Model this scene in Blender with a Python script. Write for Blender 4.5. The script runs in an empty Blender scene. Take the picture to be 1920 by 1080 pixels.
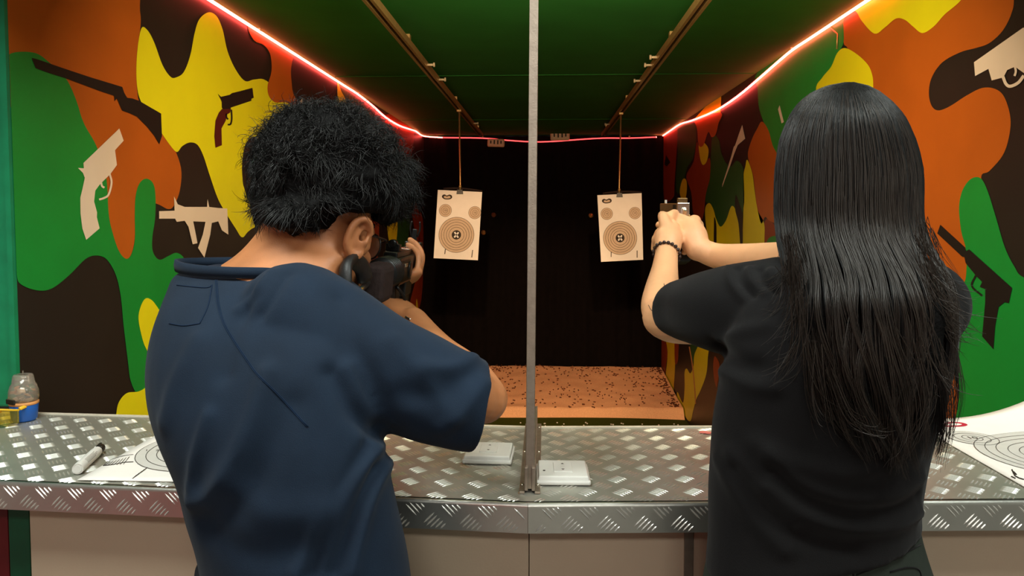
import bpy, bmesh, math, random
import numpy as np
from mathutils import Vector, Matrix, noise
from mathutils.bvhtree import BVHTree

# ------------------------------------------------------------------ camera, light, exposure
SC = bpy.context.scene
COL = SC.collection
FPX = 1400.0                       # focal length in pixels of the 1920 px wide frame
YAW = math.atan(62.0 / FPX)        # camera looks a touch to the left
PITCH = math.atan(70.0 / FPX)      # and a touch down
CAM = Vector((0, 0, 1.5))
cam_d = bpy.data.cameras.new('camera')
cam_d.sensor_width = 36.0
cam_d.lens = FPX / 1920.0 * 36.0
cam_d.shift_y = -70.0 / 1920.0
cam_d.clip_start = 0.02
cam = bpy.data.objects.new('camera', cam_d)
COL.objects.link(cam)
cam.location = CAM
cam.rotation_euler = (math.pi / 2 - PITCH, 0, YAW)
SC.camera = cam
CAMR = cam.rotation_euler.to_matrix()

SC.view_settings.view_transform = 'Standard'
SC.view_settings.look = 'None'
SC.view_settings.gamma = 1.0
SC.view_settings.use_curve_mapping = False
SC.view_settings.exposure = 0.0

world = bpy.data.worlds.new('world')
SC.world = world
world.use_nodes = True
bg = world.node_tree.nodes.get('Background') or world.node_tree.nodes.new('ShaderNodeBackground')
bg.inputs[0].default_value = (0.05, 0.05, 0.055, 1)
bg.inputs[1].default_value = 0.3

def area_light(name, loc, rot, sx, sy, watts, col):
    d = bpy.data.lights.new(name, 'AREA')
    d.shape = 'RECTANGLE'; d.size = sx; d.size_y = sy; d.energy = watts; d.color = col
    o = bpy.data.objects.new(name, d); COL.objects.link(o)
    o.location = loc; o.rotation_euler = rot
    return o

# ceiling panels of the customers' side, and the warm tube over the counter inside the gallery
area_light('room_panel_light', (-0.75, 0.60, 2.66), (0, 0, 0), 0.9, 0.45, 27, (0.93, 1.0, 0.93))
area_light('room_panel_light', (0.95, 0.60, 2.66), (0, 0, 0), 0.9, 0.45, 27, (0.93, 1.0, 0.93))
area_light('gallery_tube_light', (0.05, 1.86, 2.115), (math.radians(55), 0, 0), 0.95, 0.05, 44, (1.0, 0.83, 0.56))
area_light('room_panel_light', (0.1, -1.25, 2.66), (0, 0, 0), 0.9, 0.45, 30, (1.0, 0.96, 0.9))  # unseen fill lamp, added to brighten the boards below the counter
def spot_light(name, loc, tgt, watts, col, deg, blend=0.6):
    d = bpy.data.lights.new(name, 'SPOT')
    d.energy = watts; d.color = col; d.spot_size = math.radians(deg); d.spot_blend = blend; d.shadow_soft_size = 0.03
    o = bpy.data.objects.new(name, d); COL.objects.link(o)
    o.location = loc
    o.rotation_euler = (Vector(tgt) - Vector(loc)).to_track_quat('-Z', 'Y').to_euler()
    return o
SPOTS = [((-0.28, 2.02, 2.16), (-0.45, 6.3, 0.35)), ((0.28, 2.02, 2.16), (0.45, 6.3, 0.35))]
for a_, b_ in SPOTS:
    spot_light('gallery_spot_light', a_, b_, 260, (1.0, 0.60, 0.30), 36)

# ------------------------------------------------------------------ pixel <-> world
def ray(px, py):
    v = Vector(((px - 960.0) / FPX, -(py - 470.0) / FPX, -1.0))
    return (CAMR @ v).normalized()
def P(px, py, y):                       # point seen at a pixel, at distance y along the gallery
    r = ray(px, py); return CAM + r * (y / r.y)
def onX(px, py, x):
    r = ray(px, py); return CAM + r * (x / r.x)
def onZ(px, py, z):
    r = ray(px, py); return CAM + r * ((z - CAM.z) / r.z)

# ------------------------------------------------------------------ materials
def lin(c):
    return tuple(((v / 255.0) / 12.92 if v / 255.0 <= 0.04045 else (((v / 255.0) + 0.055) / 1.055) ** 2.4) for v in c) + (1.0,)
MATS = {}
def mat(name, rgb, rough=0.6, metal=0.0, var=0.12, scale=30.0, bump=0.0, bscale=200.0, spec=0.5, trans=0.0, emit=None, estr=0.0, sub=0.0, alpha=1.0, ior=1.45, sheen=0.0):
    if name in MATS: return MATS[name]
    m = bpy.data.materials.new(name); m.use_nodes = True
    nt = m.node_tree; b = nt.nodes['Principled BSDF']
    b.inputs['Roughness'].default_value = rough
    b.inputs['Metallic'].default_value = metal
    b.inputs['Specular IOR Level'].default_value = spec
    b.inputs['Transmission Weight'].default_value = trans
    b.inputs['IOR'].default_value = ior
    b.inputs['Alpha'].default_value = alpha
    b.inputs['Sheen Weight'].default_value = sheen
    if sub:
        b.inputs['Subsurface Weight'].default_value = sub
        b.inputs['Subsurface Radius'].default_value = (0.012, 0.005, 0.003)
    c = lin(rgb)
    tc = nt.nodes.new('ShaderNodeTexCoord')
    n = nt.nodes.new('ShaderNodeTexNoise'); n.inputs['Scale'].default_value = scale; n.inputs['Detail'].default_value = 5
    nt.links.new(tc.outputs['Object'], n.inputs['Vector'])
    r = nt.nodes.new('ShaderNodeValToRGB')
    r.color_ramp.elements[0].position = 0.3; r.color_ramp.elements[1].position = 0.7
    r.color_ramp.elements[0].color = tuple(v * (1 - var) for v in c[:3]) + (1,)
    r.color_ramp.elements[1].color = tuple(min(1, v * (1 + var)) for v in c[:3]) + (1,)
    nt.links.new(n.outputs['Fac'], r.inputs['Fac'])
    nt.links.new(r.outputs['Color'], b.inputs['Base Color'])
    if bump:
        n2 = nt.nodes.new('ShaderNodeTexNoise'); n2.inputs['Scale'].default_value = bscale; n2.inputs['Detail'].default_value = 4
        nt.links.new(tc.outputs['Object'], n2.inputs['Vector'])
        bp = nt.nodes.new('ShaderNodeBump'); bp.inputs['Strength'].default_value = bump; bp.inputs['Distance'].default_value = 0.002
        nt.links.new(n2.outputs['Fac'], bp.inputs['Height']); nt.links.new(bp.outputs['Normal'], b.inputs['Normal'])
    if emit:
        b.inputs['Emission Color'].default_value = emit + (1,) if len(emit) == 3 else emit
        b.inputs['Emission Strength'].default_value = estr
    MATS[name] = m
    return m

M_BLACKP = mat('mural black paint', (38, 32, 27), 0.42, var=0.1, scale=6)
M_ORANGE = mat('mural orange paint', (188, 92, 22), 0.42, var=0.07, scale=5)
M_GREEN = mat('mural green paint', (22, 140, 52), 0.42, var=0.08, scale=5)
M_YELLOW = mat('mural yellow paint', (238, 224, 22), 0.42, var=0.04, scale=5)
M_OLIVE = mat('mural dark green paint', (40, 92, 40), 0.45, var=0.08, scale=5)
M_BROWN = mat('mural red brown paint', (150, 62, 26), 0.45, var=0.08, scale=5)
M_CREAM = mat('mural cream sticker', (238, 214, 190), 0.45, var=0.03, scale=9)
M_GUNBLK = mat('mural gun black sticker', (26, 21, 18), 0.5, var=0.08, scale=9)
M_GRIPRED = mat('mural dark red sticker', (84, 24, 18), 0.5, var=0.08, scale=9)
M_FABRICG = mat('green ceiling fabric', (40, 112, 40), 0.8, var=0.1, scale=4, bump=0.25, bscale=60, spec=0.2)
M_CURTAIN = mat('black curtain fabric', (15, 12, 12), 0.95, var=0.2, scale=20, bump=0.3, bscale=120, spec=0.1)
M_TURF = mat('dark green turf', (62, 74, 22), 0.95, var=0.25, scale=150, bump=0.8, bscale=500, spec=0.1)
M_SAND = mat('orange sand', (248, 192, 146), 0.95, var=0.12, scale=120, bump=0.7, bscale=350, spec=0.1)
M_ALU = mat('tread plate aluminium', (184, 184, 174), 0.42, 0.7, var=0.08, scale=12, bump=0.08, bscale=120)
M_ALUL = mat('tread lip aluminium', (200, 200, 192), 0.30, 0.9, var=0.08, scale=12, bump=0.08, bscale=120)
M_ALUB = mat('tread bar aluminium', (240, 238, 230), 0.30, 0.75, var=0.05, scale=40)
M_ALUP = mat('worn aluminium profile', (158, 146, 132), 0.45, 0.85, var=0.12, scale=60, bump=0.15, bscale=250)
M_STEEL = mat('bright steel', (220, 215, 205), 0.25, 1.0, var=0.05)
M_BEIGE = mat('beige counter panel', (186, 166, 142), 0.6, var=0.06, scale=3, bump=0.1, bscale=300)
M_TEAL = mat('teal green painted post', (20, 128, 84), 0.45, var=0.12, scale=25)
M_DKGREEN = mat('dark green painted board', (14, 74, 48), 0.5, var=0.1, scale=20)
M_DKRED = mat('dark red painted board', (96, 16, 20), 0.5, var=0.1, scale=20)
M_RAIL = mat('anodised gold rail', (196, 160, 100), 0.4, 0.7, var=0.1, scale=40)
M_RAILD = mat('rail slot dark', (40, 30, 20), 0.6, 0.3)
M_PLAST = mat('white plastic', (226, 226, 220), 0.35, var=0.03)
M_PLASTC = mat('cream plastic', (226, 196, 156), 0.5, var=0.05)
M_PAPER = mat('white paper card', (240, 236, 230), 0.75, var=0.02, scale=20, spec=0.2)
M_PRINTG = mat('light grey print', (206, 204, 198), 0.75, var=0.03, spec=0.2)
M_PRINT = mat('dark print', (58, 50, 44), 0.75, var=0.1, spec=0.2)
M_PRINTB = mat('tan print', (206, 184, 160), 0.75, var=0.05, spec=0.2)
M_PRINTR = mat('red print', (178, 40, 60), 0.75, var=0.1, spec=0.2)
M_LED = mat('red led strip glow', (255, 60, 50), 0.5, emit=(1.0, 0.075, 0.06), estr=20.0)
M_LEDB = mat('dim red led strip glow', (255, 60, 50), 0.5, emit=(1.0, 0.06, 0.06), estr=3.0)
M_SKINM = mat('tanned skin', (176, 114, 72), 0.5, var=0.1, scale=25, bump=0.12, bscale=600, sub=0.12)
M_SKINW = mat('light skin', (226, 168, 122), 0.48, var=0.06, scale=25, bump=0.1, bscale=600, sub=0.12)
M_NAVY = mat('navy cotton jersey', (18, 32, 48), 0.85, var=0.14, scale=14, bump=0.25, bscale=900, spec=0.2, sheen=0.04)
M_NAVYD = mat('dark navy stitching', (24, 38, 58), 0.9, var=0.1, spec=0.1)
M_BLKTEE = mat('black cotton jersey', (13, 12, 13), 0.9, var=0.15, scale=14, bump=0.25, bscale=900, spec=0.2, sheen=0.04)
M_TROUS = mat('dark green grey twill', (44, 50, 44), 0.85, var=0.12, scale=30, bump=0.3, bscale=900, spec=0.15)
M_TROUSB = mat('charcoal twill', (34, 35, 40), 0.85, var=0.12, scale=30, bump=0.3, bscale=900, spec=0.15)
M_SHOE = mat('dark shoe leather', (30, 28, 27), 0.5, var=0.1)
M_HAIR = mat('black hair', (14, 13, 12), 0.45, var=0.3, scale=8, spec=0.42)
M_HAIRB = mat('dark brown hair strands', (36, 28, 22), 0.42, var=0.3, scale=8, spec=0.45)
M_HAIRCORE = mat('black hair mass', (8, 7, 7), 0.7, var=0.3, scale=60, bump=0.8, bscale=220, spec=0.1)
M_GUN = mat('gunmetal black', (26, 27, 27), 0.35, 0.4, var=0.15, scale=50)
M_GUNP = mat('black polymer', (22, 22, 22), 0.5, var=0.15, scale=60, bump=0.2, bscale=500)
M_STRAP = mat('dark webbing', (48, 38, 36), 0.85, var=0.2, scale=80, bump=0.5, bscale=700, spec=0.15)
M_SLIDE = mat('bronze slide metal', (120, 92, 58), 0.4, 0.8, var=0.12, scale=60)
M_WOOD = mat('brown red handguard', (92, 40, 24), 0.45, var=0.2, scale=40)
M_BLUE = mat('blue plastic', (24, 88, 176), 0.4, var=0.06)
M_TANBAND = mat('tan band', (214, 150, 90), 0.6, var=0.1)
M_CLEAR = mat('clear plastic', (236, 226, 212), 0.12, trans=0.85, var=0.02, spec=0.5)
M_YCLEAR = mat('yellow tinted lens', (240, 206, 60), 0.08, trans=0.93, var=0.04)
M_YFRAME = mat('yellow plastic frame', (226, 178, 24), 0.4, var=0.05)
M_GLASSP = mat('clear acrylic pane', (250, 250, 248), 0.03, trans=1.0, var=0.0, ior=1.1)
M_BLACKPL = mat('black plastic', (24, 23, 22), 0.4, var=0.1)
M_WALLW = mat('off white room wall', (196, 194, 188), 0.8, var=0.04, scale=3)
M_REFLRED = mat('red reflector paint', (186, 34, 30), 0.7, var=0.06, scale=3)  # for the unseen red surfaces added to tint the lip's reflection
M_FLOOR = mat('grey room floor', (120, 116, 110), 0.6, var=0.1, scale=8)
M_WARM = mat('warm lamp glow', (255, 230, 190), 0.5, emit=(1.0, 0.8, 0.52), estr=6.0)
M_COOL = mat('panel lamp glow', (240, 250, 240), 0.5, emit=(0.95, 1.0, 0.95), estr=5.0)
M_BEAD = mat('bead bracelet dark', (46, 26, 20), 0.4, var=0.2)
M_INK = mat('tattoo ink', (86, 66, 56), 0.6, var=0.1)
M_CHIP = mat('dark pellets', (92, 50, 26), 0.9, var=0.3, scale=60)
M_EYE = mat('eye white', (230, 225, 218), 0.2)
M_LIP = mat('lips', (160, 90, 74), 0.5)

# ------------------------------------------------------------------ mesh helpers
def tag(o, label=None, cat=None, group=None, kind=None):
    if label: o['label'] = label
    if cat: o['category'] = cat
    if group: o['group'] = group
    if kind: o['kind'] = kind
    return o
def empty(name, loc, rz=0.0):
    o = bpy.data.objects.new(name, None); COL.objects.link(o)
    o.location = loc; o.rotation_euler = (0, 0, rz); o.empty_display_size = 0.05
    return o
def setp(o, parent):
    if parent is not None:
        o.parent = parent
        # vertices are given in world space: undo the parent's placement
        def wm(p):
            b = Matrix.LocRotScale(p.location, p.rotation_euler, None)
            return b if p.parent is None else wm(p.parent) @ p.matrix_parent_inverse @ b
        pm = wm(parent)
        o.matrix_parent_inverse = pm.inverted()
    return o
def mesh_obj(name, V, F, m, parent=None, smooth=True):
    me = bpy.data.meshes.new(name)
    V = np.asarray(V, dtype=np.float32)
    if isinstance(F, np.ndarray):
        nf, k = F.shape
        me.vertices.add(len(V)); me.vertices.foreach_set('co', V.ravel())
        me.loops.add(nf * k); me.loops.foreach_set('vertex_index', F.astype(np.int32).ravel())
        me.polygons.add(nf); me.polygons.foreach_set('loop_start', np.arange(nf, dtype=np.int32) * k)
        me.update(calc_edges=True); me.validate()
    else:
        me.from_pydata([tuple(v) for v in V], [], F); me.update()
    if smooth:
        me.polygons.foreach_set('use_smooth', np.ones(len(me.polygons), dtype=bool))
    me.materials.append(m)
    o = bpy.data.objects.new(name, me); COL.objects.link(o)
    setp(o, parent)
    return o
class MB:
    """collects shapes in world space"""
    def __init__(s): s.V = []; s.F = []
    def add(s, V, F):
        k = len(s.V); s.V += [tuple(v) for v in V]; s.F += [tuple(i + k for i in f) for f in F]; return s
    def box(s, c, size, M=None, taper=1.0):
        x, y, z = [q / 2 for q in size]
        vs = [(-x, -y, -z), (x, -y, -z), (x, y, -z), (-x, y, -z), (-x * taper, -y * taper, z), (x * taper, -y * taper, z), (x * taper, y * taper, z), (-x * taper, y * taper, z)]
        vs = [Vector(v) for v in vs]
        if M is not None: vs = [M @ v for v in vs]
        c = Vector(c); vs = [v + c for v in vs]
        return s.add(vs, [(3, 2, 1, 0), (4, 5, 6, 7), (0, 1, 5, 4), (1, 2, 6, 5), (2, 3, 7, 6), (3, 0, 4, 7)])
    def hexa(s, vs):   # 8 corners, bottom 4 then top 4
        return s.add(vs, [(3, 2, 1, 0), (4, 5, 6, 7), (0, 1, 5, 4), (1, 2, 6, 5), (2, 3, 7, 6), (3, 0, 4, 7)])
    def tube(s, pts, r, n=8, closed=False):
        V, F = tube_mesh(pts, r, n, closed); return s.add(V, F)
    def lathe(s, c, prof, n=32, axis=(0, 0, 1)):
        a = Vector(axis).normalized(); u = a.orthogonal().normalized(); v = a.cross(u); c = Vector(c)
        rings = [[c + a * h + (u * math.cos(2 * math.pi * i / n) + v * math.sin(2 * math.pi * i / n)) * r for i in range(n)] for r, h in prof]
        V, F = loft(rings); return s.add(V, F)
    def prism(s, poly, t):   # poly: coplanar points, t: offset vector
        n = len(poly); t = Vector(t)
        V = [Vector(p) for p in poly] + [Vector(p) + t for p in poly]
        F = [tuple(range(n))[::-1], tuple(range(n, 2 * n))] + [(i, (i + 1) % n, n + (i + 1) % n, n + i) for i in range(n)]
        return s.add(V, F)
    def build(s, name, m, parent=None, smooth=False, bevel=0.0, seg=2):
        o = mesh_obj(name, s.V, s.F, m, parent, smooth)
        bm = bmesh.new(); bm.from_mesh(o.data); bmesh.ops.recalc_face_normals(bm, faces=bm.faces)
        if bevel:
            bmesh.ops.bevel(bm, geom=[e for e in bm.edges if e.is_manifold and e.calc_face_angle(0) > 0.6], offset=bevel, segments=seg, affect='EDGES', profile=0.5, clamp_overlap=True)
        bm.to_mesh(o.data); bm.free()
        return o
def loft(rings, cap=True):
    n = len(rings[0]); V = [p for r in rings for p in r]; F = []
    for k in range(len(rings) - 1):
        for i in range(n):
            j = (i + 1) % n
            F.append((k * n + i, k * n + j, (k + 1) * n + j, (k + 1) * n + i))
    if cap:
        for k, rv in ((0, True), (len(rings) - 1, False)):
            c = sum((Vector(p) for p in rings[k]), Vector()) / n
            V.append(c); ci = len(V) - 1
            for i in range(n):
                j = (i + 1) % n
                F.append((k * n + j, k * n + i, ci) if rv else (k * n + i, k * n + j, ci))
    return V, F
def tube_mesh(pts, r, n=8, closed=False):
    pts = [Vector(p) for p in pts]; m = len(pts)
    rs = list(r) if isinstance(r, list) else [r] * m
    t0 = (pts[1] - pts[0]).normalized(); u = t0.orthogonal().normalized(); rings = []
    for i in range(m):
        a = pts[i - 1] if i > 0 else (pts[-1] if closed else pts[0]); b = pts[i + 1] if i < m - 1 else (pts[0] if closed else pts[-1])
        t = (b - a).normalized(); u = (u - t * u.dot(t)).normalized(); v = t.cross(u)
        rr = rs[i] if isinstance(rs[i], (tuple, list)) else (rs[i], rs[i])
        rings.append([pts[i] + u * math.cos(2 * math.pi * k / n) * rr[0] + v * math.sin(2 * math.pi * k / n) * rr[1] for k in range(n)])
    if closed: rings.append(rings[0])
    return loft(rings, cap=not closed)
def spline(pts, sub=6, closed=False):
    pts = [Vector(p) for p in pts]; n = len(pts); out = []
    rng = n if closed else n - 1
    for i in range(rng):
        p1 = pts[i]; p2 = pts[(i + 1) % n]
        p0 = pts[(i - 1) % n] if (closed or i > 0) else p1 * 2 - p2
        p3 = pts[(i + 2) % n] if (closed or i < n - 2) else p2 * 2 - p1
        for k in range(sub):
            t = k / sub
            out.append(0.5 * ((2 * p1) + (p2 - p0) * t + (2 * p0 - 5 * p1 + 4 * p2 - p3) * t * t + (3 * p1 - p0 - 3 * p2 + p3) * t ** 3))
    if not closed: out.append(pts[-1])
    return out
def limb(path, n=20, sub=5):
    """path of (point, radius or (ru,rv)); smooth tapered limb with rounded ends, as (V,F)"""
    pts = [Vector(p[0]) for p in path]
    rad = [Vector((p[1], p[1], 0)) if not isinstance(p[1], tuple) else Vector((p[1][0], p[1][1], 0)) for p in path]
    sp = spline(pts, sub); sr = spline(rad, sub)
    r = [(max(q.x, 1e-4), max(q.y, 1e-4)) for q in sr]
    a = (sp[0] - sp[1]).normalized(); b = (sp[-1] - sp[-2]).normalized()
    pre, prer, post, postr = [], [], [], []
    for f in (0.92, 0.7, 0.38):
        c = math.sqrt(1 - f * f)
        pre.append(sp[0] + a * min(r[0]) * f); prer.append((r[0][0] * c, r[0][1] * c))
        post.insert(0, sp[-1] + b * min(r[-1]) * f); postr.insert(0, (r[-1][0] * c, r[-1][1] * c))
    return tube_mesh(pre + sp + post, prer + r + postr, n)
def pring(pL, pR, py, d, th, tilt=0.0, n=40, pw=2.4, dth=0.0):
    """elliptic ring whose left and right extremes show at the given pixels"""
    A = P(pL, py - tilt, d - dth); B = P(pR, py + tilt, d + dth)
    c = (A + B) / 2; u = (B - A) / 2; w = c - CAM; v = Vector((w.x / w.y * th, th, 0))
    out = []
    for i in range(n):
        a = 2 * math.pi * i / n; ca, sa = math.cos(a), math.sin(a)
        ca = math.copysign(abs(ca) ** (2 / pw), ca); sa = math.copysign(abs(sa) ** (2 / pw), sa)
        out.append(c + u * ca + v * sa)
    return out
def smooth_rings(rows, sub=4, **kw):
    """rows of (pL,pR,py,d,th[,tilt[,dth]]) interpolated smoothly and lofted"""
    rows = [tuple(r) + (0.0,) * (7 - len(r)) for r in rows]
    A = spline([r[:3] for r in rows], sub); B = spline([r[3:6] for r in rows], sub); C_ = spline([(r[6], 0, 0) for r in rows], sub)
    return loft([pring(a.x, a.y, a.z, b.x, max(b.y, 0.004), b.z, dth=c.x, **kw) for a, b, c in zip(A, B, C_)])
def union(shapes, voxel, smooth=6, factor=0.5):
    """merge closed overlapping shapes into one continuous surface; returns a mesh data block"""
    mb = MB()
    for V, F in shapes: mb.add(V, F)
    o = mb.build('tmp_union', M_PAPER)
    r = o.modifiers.new('r', 'REMESH'); r.mode = 'VOXEL'; r.voxel_size = voxel; r.use_smooth_shade = True
    if smooth:
        s = o.modifiers.new('s', 'SMOOTH'); s.factor = factor; s.iterations = smooth
    dg = bpy.context.evaluated_depsgraph_get(); dg.update()
    me = bpy.data.meshes.new_from_object(o.evaluated_get(dg))
    old = o.data; bpy.data.objects.remove(o); bpy.data.meshes.remove(old)
    return me
def me_arrays(me):
    n = len(me.vertices); V = np.empty(n * 3, np.float32); N = np.empty(n * 3, np.float32)
    me.vertices.foreach_get('co', V); me.vertices.foreach_get('normal', N)
    return V.reshape(-1, 3), N.reshape(-1, 3)
def me_set(me, V):
    me.vertices.foreach_set('co', np.ascontiguousarray(V, np.float32).ravel()); me.update()
def me_obj(name, me, m, parent=None):
    me.name = name; me.materials.clear(); me.materials.append(m)
    me.polygons.foreach_set('use_smooth', np.ones(len(me.polygons), dtype=bool))
    o = bpy.data.objects.new(name, me); COL.objects.link(o); setp(o, parent); return o
def bvh(me):
    return BVHTree.FromPolygons([v.co.copy() for v in me.vertices], [tuple(p.vertices) for p in me.polygons])
def hit(tree, px, py):
    h = tree.ray_cast(CAM, ray(px, py)); return (h[0], h[1]) if h[0] is not None else (None, None)
def seg_dist(V, pts):
    d = np.full(len(V), 1e9)
    for a, b in zip(pts[:-1], pts[1:]):
        a = np.array(a); b = np.array(b); ab = b - a; t = np.clip(((V - a) @ ab) / (ab @ ab + 1e-12), 0, 1)
        d = np.minimum(d, np.linalg.norm(V - (a + t[:, None] * ab), axis=1))
    return d
def creases(me, lines):
    """folds: (pixel polyline, width m, height m); each follows the cloth where it is seen"""
    V, N = me_arrays(me); V = V.astype(np.float64); tr = bvh(me); off = np.zeros(len(V))
    for pl, w, amp in lines:
        pl = spline([(a, b, 0) for a, b in pl], 6)
        pts = [hit(tr, q.x, q.y)[0] for q in pl]; pts = [p for p in pts if p is not None]
        if len(pts) < 2: continue
        d = seg_dist(V, pts); off += amp * np.exp(-(d / w) ** 2)
    me_set(me, V + N * off[:, None])
def ripple(me, amp, scale, seed=0.0):
    V, N = me_arrays(me)
    o = np.array([noise.noise(Vector((float(v[0]) * scale + seed, float(v[1]) * scale, float(v[2]) * scale))) for v in V])
    me_set(me, V + N * (o * amp)[:, None])
def stroke(name, tree, pl, r, m, parent, lift=0.0006, sub=6, n=5):
    pts = []
    for q in spline([(a, b, 0) for a, b in pl], sub):
        p, nn = hit(tree, q.x, q.y)
        if p is not None: pts.append(p + nn * lift)
    if len(pts) < 2: return None
    V, F = tube_mesh(pts, r, n); return mesh_obj(name, V, F, m, parent)

# ------------------------------------------------------------------ the setting
XL, XR, YB, ZC = -1.19, 1.143, 7.34, 2.26
CT = 1.05                                   # counter top height
def slab(name, c, size, m, parent=None):
    return tag(MB().box(c, size).build(name, m, parent), kind='structure' if parent is None else None)
slab('floor', (0, -0.4, -0.05), (6.0, 3.6, 0.1), M_FLOOR)
slab('floor_gallery', (-0.02, 4.6, -0.22), (2.6, 6.2, 0.1), M_TURF)
slab('ceiling', (0, -0.55, 2.75), (6.0, 3.3, 0.1), M_WALLW)
slab('wall_rear', (0, -2.25, 1.35), (6.0, 0.1, 2.7), M_WALLW)
slab('wall_reflector_red', (-1.55, -2.17, 1.25), (2.3, 0.05, 2.3), M_REFLRED)  # unseen red board, added so the counter lip reflects red on the left
slab('wall_room_left', (-3.05, -0.55, 1.35), (0.1, 3.3, 2.7), M_WALLW)
slab('wall_room_right', (3.05, -0.55, 1.35), (0.1, 3.3, 2.7), M_WALLW)
slab('wall_front_left', (-2.20, 1.78, 1.35), (1.7, 0.06, 2.7), M_DKGREEN)
slab('wall_front_right', (2.15, 1.72, 1.35), (1.7, 0.06, 2.7), M_DKGREEN)
slab('wall_header', (0, 1.08, 2.52), (6.0, 0.05, 0.5), M_WALLW)
slab('ceiling_gallery', (-0.02, 4.25, ZC + 0.03), (2.6, 6.3, 0.06), M_FABRICG)
slab('floor_reflector_red', (-2.2, -1.25, 0.004), (1.5, 1.7, 0.008), M_REFLRED)  # unseen red sheet, added where the left lip mirrors the floor
wl = slab('wall_left', (XL - 0.04, (1.626 + YB) / 2, 1.05), (0.08, YB - 1.626, 2.5), M_BLACKP)
wr = slab('wall_right', (XR + 0.04, (1.60 + YB) / 2, 1.05), (0.08, YB - 1.60, 2.5), M_BLACKP)

# curtain at the far end, softly pleated
V = []; F = []; nx, nz = 120, 24
for j in range(nz + 1):
    for i in range(nx + 1):
        x = XL + (XR - XL) * i / nx; z = -0.2 + (ZC + 0.19) * j / nz
        V.append((x, YB - 0.03 + 0.012 * math.sin(i * 0.9 + 0.5 * math.sin(j * 0.3)) + 0.008 * math.sin(i * 0.31), z))
for j in range(nz):
    for i in range(nx):
        a = j * (nx + 1) + i; F.append((a, a + 1, a + nx + 2, a + nx + 1))
tag(mesh_obj('wall_back', V, F, M_CURTAIN), kind='structure')
# seams of the ceiling fabric
for k, y in enumerate((4.15, 6.1)):
    slab('seam', (-0.02, y, ZC - 0.0015), (2.3, 0.008, 0.003), M_FABRICG, bpy.data.objects['ceiling_gallery'])

# --- murals: paint and stickers that lie on the side walls
def mural(wall, X, name, m, pts, layer, smooth=True, sub=5, scale=None, label=None):
    s = 1 if X < 0 else -1
    if scale: pts = [(scale[0] + a / scale[2], scale[1] + b / scale[2]) for a, b in pts]
    W = [onX(a, b, X) for a, b in pts]
    y_ = 1.626 if X < 0 else 1.6
    W = [w if w.y >= y_ else Vector((X, y_, 1.5 + (w.z - 1.5) * y_ / w.y)) for w in W]
    W = [Vector((X + s * 0.0006 * layer, min(w.y, YB), min(w.z, ZC))) for w in W]
    if smooth: W = spline(W, sub, True)
    W = [Vector((w.x, min(max(w.y, y_), YB), min(w.z, ZC))) for w in W]
    o = mesh_obj(name, W, [tuple(range(len(W)))], m, wall, smooth=False)
    if label: o['label'] = label
    return o
def L_(name, m, pts, layer, **k): return mural(wl, XL, name, m, pts, layer, **k)
def R_(name, m, pts, layer, **k): return mural(wr, XR, name, m, pts, layer, **k)
Z1 = (0, 0, 2.7); Z2 = (0, 380, 2.7); Z3 = (380, 0, 3.097)
L_('mural_patch', M_ORANGE, [(-60, -60), (120, -70), (250, -40), (262, 20), (263, 50), (256, 104), (256, 159), (264, 200), (296, 244), (322, 270), (339, 315), (337, 356), (326, 385), (315, 392), (296, 383), (275, 380), (255, 400), (252, 450), (245, 478), (235, 485), (222, 470), (180, 400), (80, 300), (-60, 200)], 1)
L_('mural_patch', M_YELLOW, [(256, 104), (264, 54), (276, 57), (289, 81), (304, 122), (319, 144), (330, 145), (344, 135), (356, 104), (365, 59), (374, 35), (391, 23), (406, 31), (417, 56), (426, 96), (441, 130), (459, 152), (477, 149), (500, 152), (540, 190), (590, 230), (590, 330), (520, 400), (470, 430), (454, 445), (441, 428), (419, 393), (407, 370), (393, 330), (381, 293), (370, 272), (356, 267), (341, 274), (331, 285), (318, 272), (300, 246), (266, 195), (256, 159)], 2)
L_('mural_patch', M_GREEN, [(-30, 112), (8, 102), (37, 97), (67, 100), (89, 115), (122, 146), (141, 185), (156, 230), (180, 274), (198, 330), (203, 400), (210, 435), (222, 470), (235, 485), (245, 478), (252, 450), (252, 400), (254, 365), (262, 342), (275, 335), (287, 345), (291, 370), (290, 410), (285, 445), (286, 472), (298, 487), (315, 480), (330, 474), (343, 482), (348, 500), (380, 560), (340, 680), (290, 690), (276, 724), (267, 742), (256, 739), (244, 713), (239, 676), (231, 610), (226, 558), (217, 517), (200, 487), (180, 479), (159, 486), (130, 515), (96, 541), (67, 544), (37, 532), (15, 512), (-30, 470)], 2)
L_('mural_patch', M_ORANGE, [(455, 28), (463, 48), (467, 61), (477, 77), (493, 84), (504, 97), (508, 113), (508, 136), (501, 161), (504, 181), (516, 192), (535, 192), (560, 200), (549, 174), (546, 152), (545, 129), (550, 106), (556, 85), (500, 40)], 3)
L_('mural_patch', M_YELLOW, [(259, 602), (261, 580), (270, 561), (281, 561), (294, 576), (320, 620), (330, 680), (300, 700), (285, 690), (276, 661), (267, 639)], 3)
L_('mural_patch', M_YELLOW, [(214, 800), (217, 776), (222, 754), (237, 737), (259, 734), (276, 722), (300, 690), (340, 720), (340, 810), (280, 830)], 3 - 0.5)
L_('mural_patch', M_YELLOW, [(390, 505), (392, 494), (403, 489), (416, 495), (418, 510), (404, 516)], 3)
L_('mural_patch', M_BLACKP, [(480, 258), (462, 266), (455, 290), (453, 320), (457, 352), (468, 378), (490, 370), (500, 300)], 3)
L_('mural_patch', M_YELLOW, [(632, 140), (632, 240), (665, 245), (655, 210), (649, 188), (640, 172)], 2, smooth=False)
L_('mural_patch', M_OLIVE, [(632, 140), (641, 172), (650, 188), (656, 212), (668, 250), (700, 270), (722, 268), (700, 215)], 2, smooth=False)
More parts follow.
